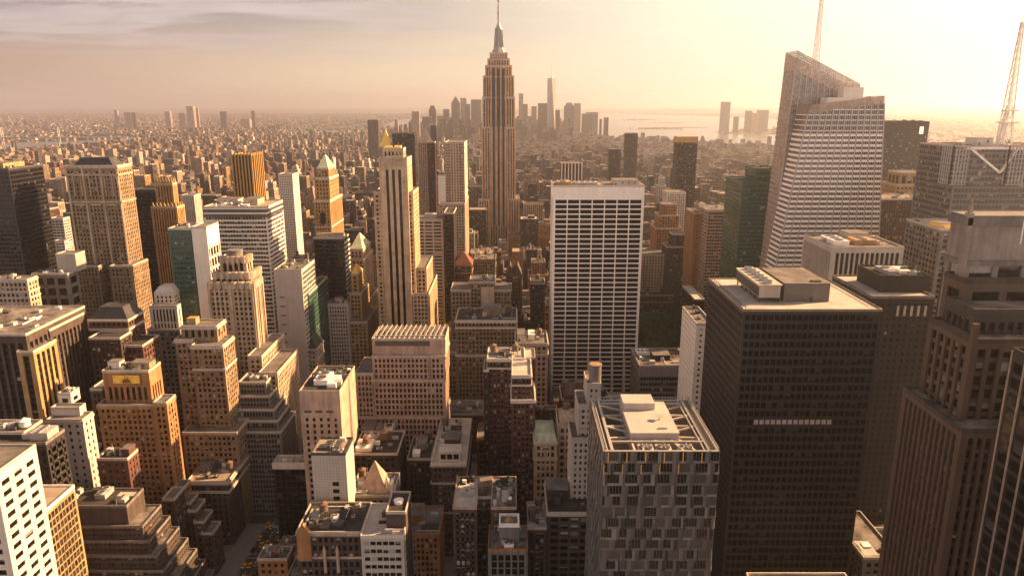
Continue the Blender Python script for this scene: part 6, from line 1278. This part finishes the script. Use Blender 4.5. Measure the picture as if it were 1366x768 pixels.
# ------------------------------------------------------------------ park trees
sheet('lawn', [(PARK[0], PARK[2]), (PARK[1], PARK[2]), (PARK[1], PARK[3]), (PARK[0], PARK[3])], .2, 'lawn')
def tree_meshes(seed):
    r = random.Random(seed); tb = MB(); tb.cyl(0, 0, 0, 4.5, .35, .26, 8)
    for k in range(5): a = r.uniform(0, 6.28); tb.bar((0, 0, 3.5+k*.3), (2.6*math.cos(a), 2.6*math.sin(a), 7.5+r.uniform(0, 3)), .12)
    cb = MB()
    cl = [(r.gauss(0, 2.3), r.gauss(0, 2.3), r.uniform(6, 14), r.uniform(1.5, 2.6)) for _ in range(16)]
    for cx, cy, cz, cr in cl:
        m = 1 if r.random() < .4 else 0
        for _ in range(42):
            d = Vector((r.gauss(0, 1), r.gauss(0, 1), r.gauss(0, 1))).normalized()*cr*r.uniform(.6, 1.05); p = Vector((cx, cy, cz))+d
            a = Vector((r.gauss(0, 1), r.gauss(0, 1), r.gauss(0, .6))).normalized()*.75; b = a.cross(Vector((r.gauss(0, 1), r.gauss(0, 1), r.gauss(0, 1)))).normalized()*.6
            cb.add([tuple(p-a), tuple(p+b), tuple(p+a), tuple(p-b)], [(0, 1, 2, 3)], m)
    return tb.mesh('trunk', [M['bark']]), cb.mesh('crown', [M['leaf'], M['leaf_light']])
def trees():
    pr = [tree_meshes(s) for s in (1, 2, 3)]; r = random.Random(5); k = 0
    for iy in range(11):
        for ix in range(7):
            x = PARK[0]+5+ix*(PARK[1]-PARK[0]-10)/6+r.uniform(-2, 2); y = PARK[2]+6+iy*13+r.uniform(-3, 3)
            t = bpy.data.objects.new('park_tree', None); COL.objects.link(t); t.location = (x, y, .2); t.rotation_euler.z = r.uniform(0, 6.28); s = r.uniform(.85, 1.2); t.scale = (s, s, s)
            tag(t, 'dense green tree among the trees filling the small park', 'tree', 'trees filling the park')
            for nm, me in zip(('trunk', 'crown'), pr[k % 3]): o = bpy.data.objects.new(nm, me); COL.objects.link(o); o.parent = t
            k += 1
trees()
# ------------------------------------------------------------------ traffic on the avenue
plain('taxi_yellow', (.75, .42, .03), .35); plain('car_white', (.75, .73, .70), .35); plain('car_black', (.02, .02, .022), .3); plain('car_grey', (.25, .25, .26), .35)
def cars():
    def mesh(col):
        mb = MB(); mb.frus((-.9, .9, -2.3, 2.3), .3, (-.88, .88, -2.25, 2.25), .85); mb.frus((-.8, .8, -1.2, 1.5), .85, (-.62, .62, -.6, 1.0), 1.45, 1); mb.box(-.62, .62, -.6, 1.0, 1.45, 1.5)
        for x in (-.86, .72):
            for y in (-1.5, 1.4): mb.prism([(x, y-.33), (x+.14, y-.33), (x+.14, y+.33), (x, y+.33)], .17, .63, 2)
        for x in (-.7, .45): mb.box(x, x+.25, -2.33, -2.2, .55, .75, 3)
        return mb.mesh('car', [M[col], M['glass_black'], M['dark_metal'], M['white_paint']])
    ms = [('taxi', mesh('taxi_yellow'), 'yellow taxi'), ('car', mesh('car_white'), 'white car'), ('car', mesh('car_black'), 'black car'), ('car', mesh('car_grey'), 'grey car')]
    r = random.Random(4)
    for lane in range(5):
        y = 300+r.uniform(0, 12)
        while y < 640:
            nm, me, lb = r.choices(ms, [3, 2, 3, 2])[0]; o = bpy.data.objects.new(nm, me); COL.objects.link(o); o.location = (-149-6.0+lane*3.0, y, .04); o.rotation_euler.z = r.choice([0, math.pi])
            tag(o, '%s in the traffic of the deep avenue at lower left' % lb, 'car', 'traffic on the deep avenue'); y += r.uniform(6, 17)
cars()
# ------------------------------------------------------------------ far away: bridge, chimneys, harbour monument
def far_things():
    Y = 4750
    b = empty('suspension_bridge', (at(60, 185, Y)[0], Y, 0), 'distant suspension bridge with lattice towers across the river at far left', 'bridge'); b['o'] = tuple(b.location)
    xs = [at(u, 180, Y)[0] for u in (2, 78)]; zd = 42
    mb = MB(); mb.box(-4200, -2450, Y-9, Y+9, zd, zd+6); obj('deck', mb, M['grey_metal'], b)
    for x in xs:
        mb = MB()
        for s in (-9, 9): mb.bar((x, Y+s, 0), (x, Y+s, 102), 3.2)
        for z in range(10, 100, 15): mb.bar((x, Y-9, z), (x, Y+9, z+15), 1.3)
        mb.box(x-4, x+4, Y-12, Y+12, 100, 105); obj('tower', mb, M['grey_metal'], b)
    mb = MB()
    for s in (-9, 9):
        pts = [(xs[1]+450, zd+6), (xs[1], 103)] + [(xs[1]+(xs[0]-xs[1])*t, 103-4*45*t*(1-t)) for t in np.linspace(.1, .9, 9)] + [(xs[0], 103), (xs[0]-450, zd+6)]
        for p, q in zip(pts, pts[1:]): mb.bar((p[0], Y+s, p[1]), (q[0], Y+s, q[1]), .9)
    obj('cable', mb, M['grey_metal'], b); del b['o']
    for u in (16, 21):
        x, zt = at(u, 189, 4000); mb = MB(); mb.cyl(x, 4000, 0, zt, 6, 4.2, 12); mb.cyl(x, 4000, zt, zt+3, 4.6, 4.6, 12); tag(obj('chimney', mb, M['brown_brick']), 'power station chimney by the river at far left, %s of the pair' % ('nearer the edge' if u == 16 else 'farther from the edge'), 'chimney')
    x, _ = at(846, 158, 11550); mb = MB(); mb.frus((x-45, x+45, 11500, 11590), 2, (x-42, x+42, 11503, 11587), 12); mb.frus((x-14, x+14, 11531, 11559), 12, (x-9, x+9, 11536, 11554), 47)
    mb.cyl(x, 11545, 47, 72, 7, 4, 10); mb.cyl(x, 11545, 72, 80, 2.6, 2.2, 8); mb.bar((x-3, 11545, 70), (x-6, 11545, 92), 1.3)
    tag(obj('harbour_statue', mb, M['copper_green']), 'tiny statue on a pedestal on a harbour island', 'statue')
far_things()

def greenery():
    r = random.Random(9); mb = MB()
    def clump(x, y, s): mb.prism([(x+s*math.cos(k*1.257)*r.uniform(.7, 1.2), y+s*math.sin(k*1.257)*r.uniform(.7, 1.2)) for k in range(5)], 0, 0, 0, [(x+s*.5*math.cos(k*1.257)+r.uniform(-1, 1), y+s*.5*math.sin(k*1.257), r.uniform(9, 15)) for k in range(5)])
    spots = [(-1050, 3600, 330, 90), (-900, 2450, 100, 70), (-420, 2050, 70, 60), (-150, 2900, 90, 60), (-2350, 4350, 120, 60), (-2900, 6200, 300, 120), (-1900, 7600, 400, 150), (-3600, 8200, 500, 200), (420, 3300, 80, 60), (900, 4000, 60, 50), (1500, 7600, 200, 90), (-700, 9800, 500, 200), (2100, 11700, 120, 60), (1930, 11600, 140, 80)]
    for cx, cy, rx, ry in spots:
        for _ in range(int(30+rx*.5)): clump(cx+r.gauss(0, .5)*rx, cy+r.gauss(0, .5)*ry, r.uniform(7, 14))
    for _ in range(900):
        y = r.uniform(2200, 9000); x = r.uniform(-.7, .5)*y
        if is_land(x, y): clump(x, y, r.uniform(5, 9))
    tag(obj('distant_trees', mb, M['leaf']), 'dark green tree clumps scattered through the far city', 'trees', kind='stuff')
greenery()
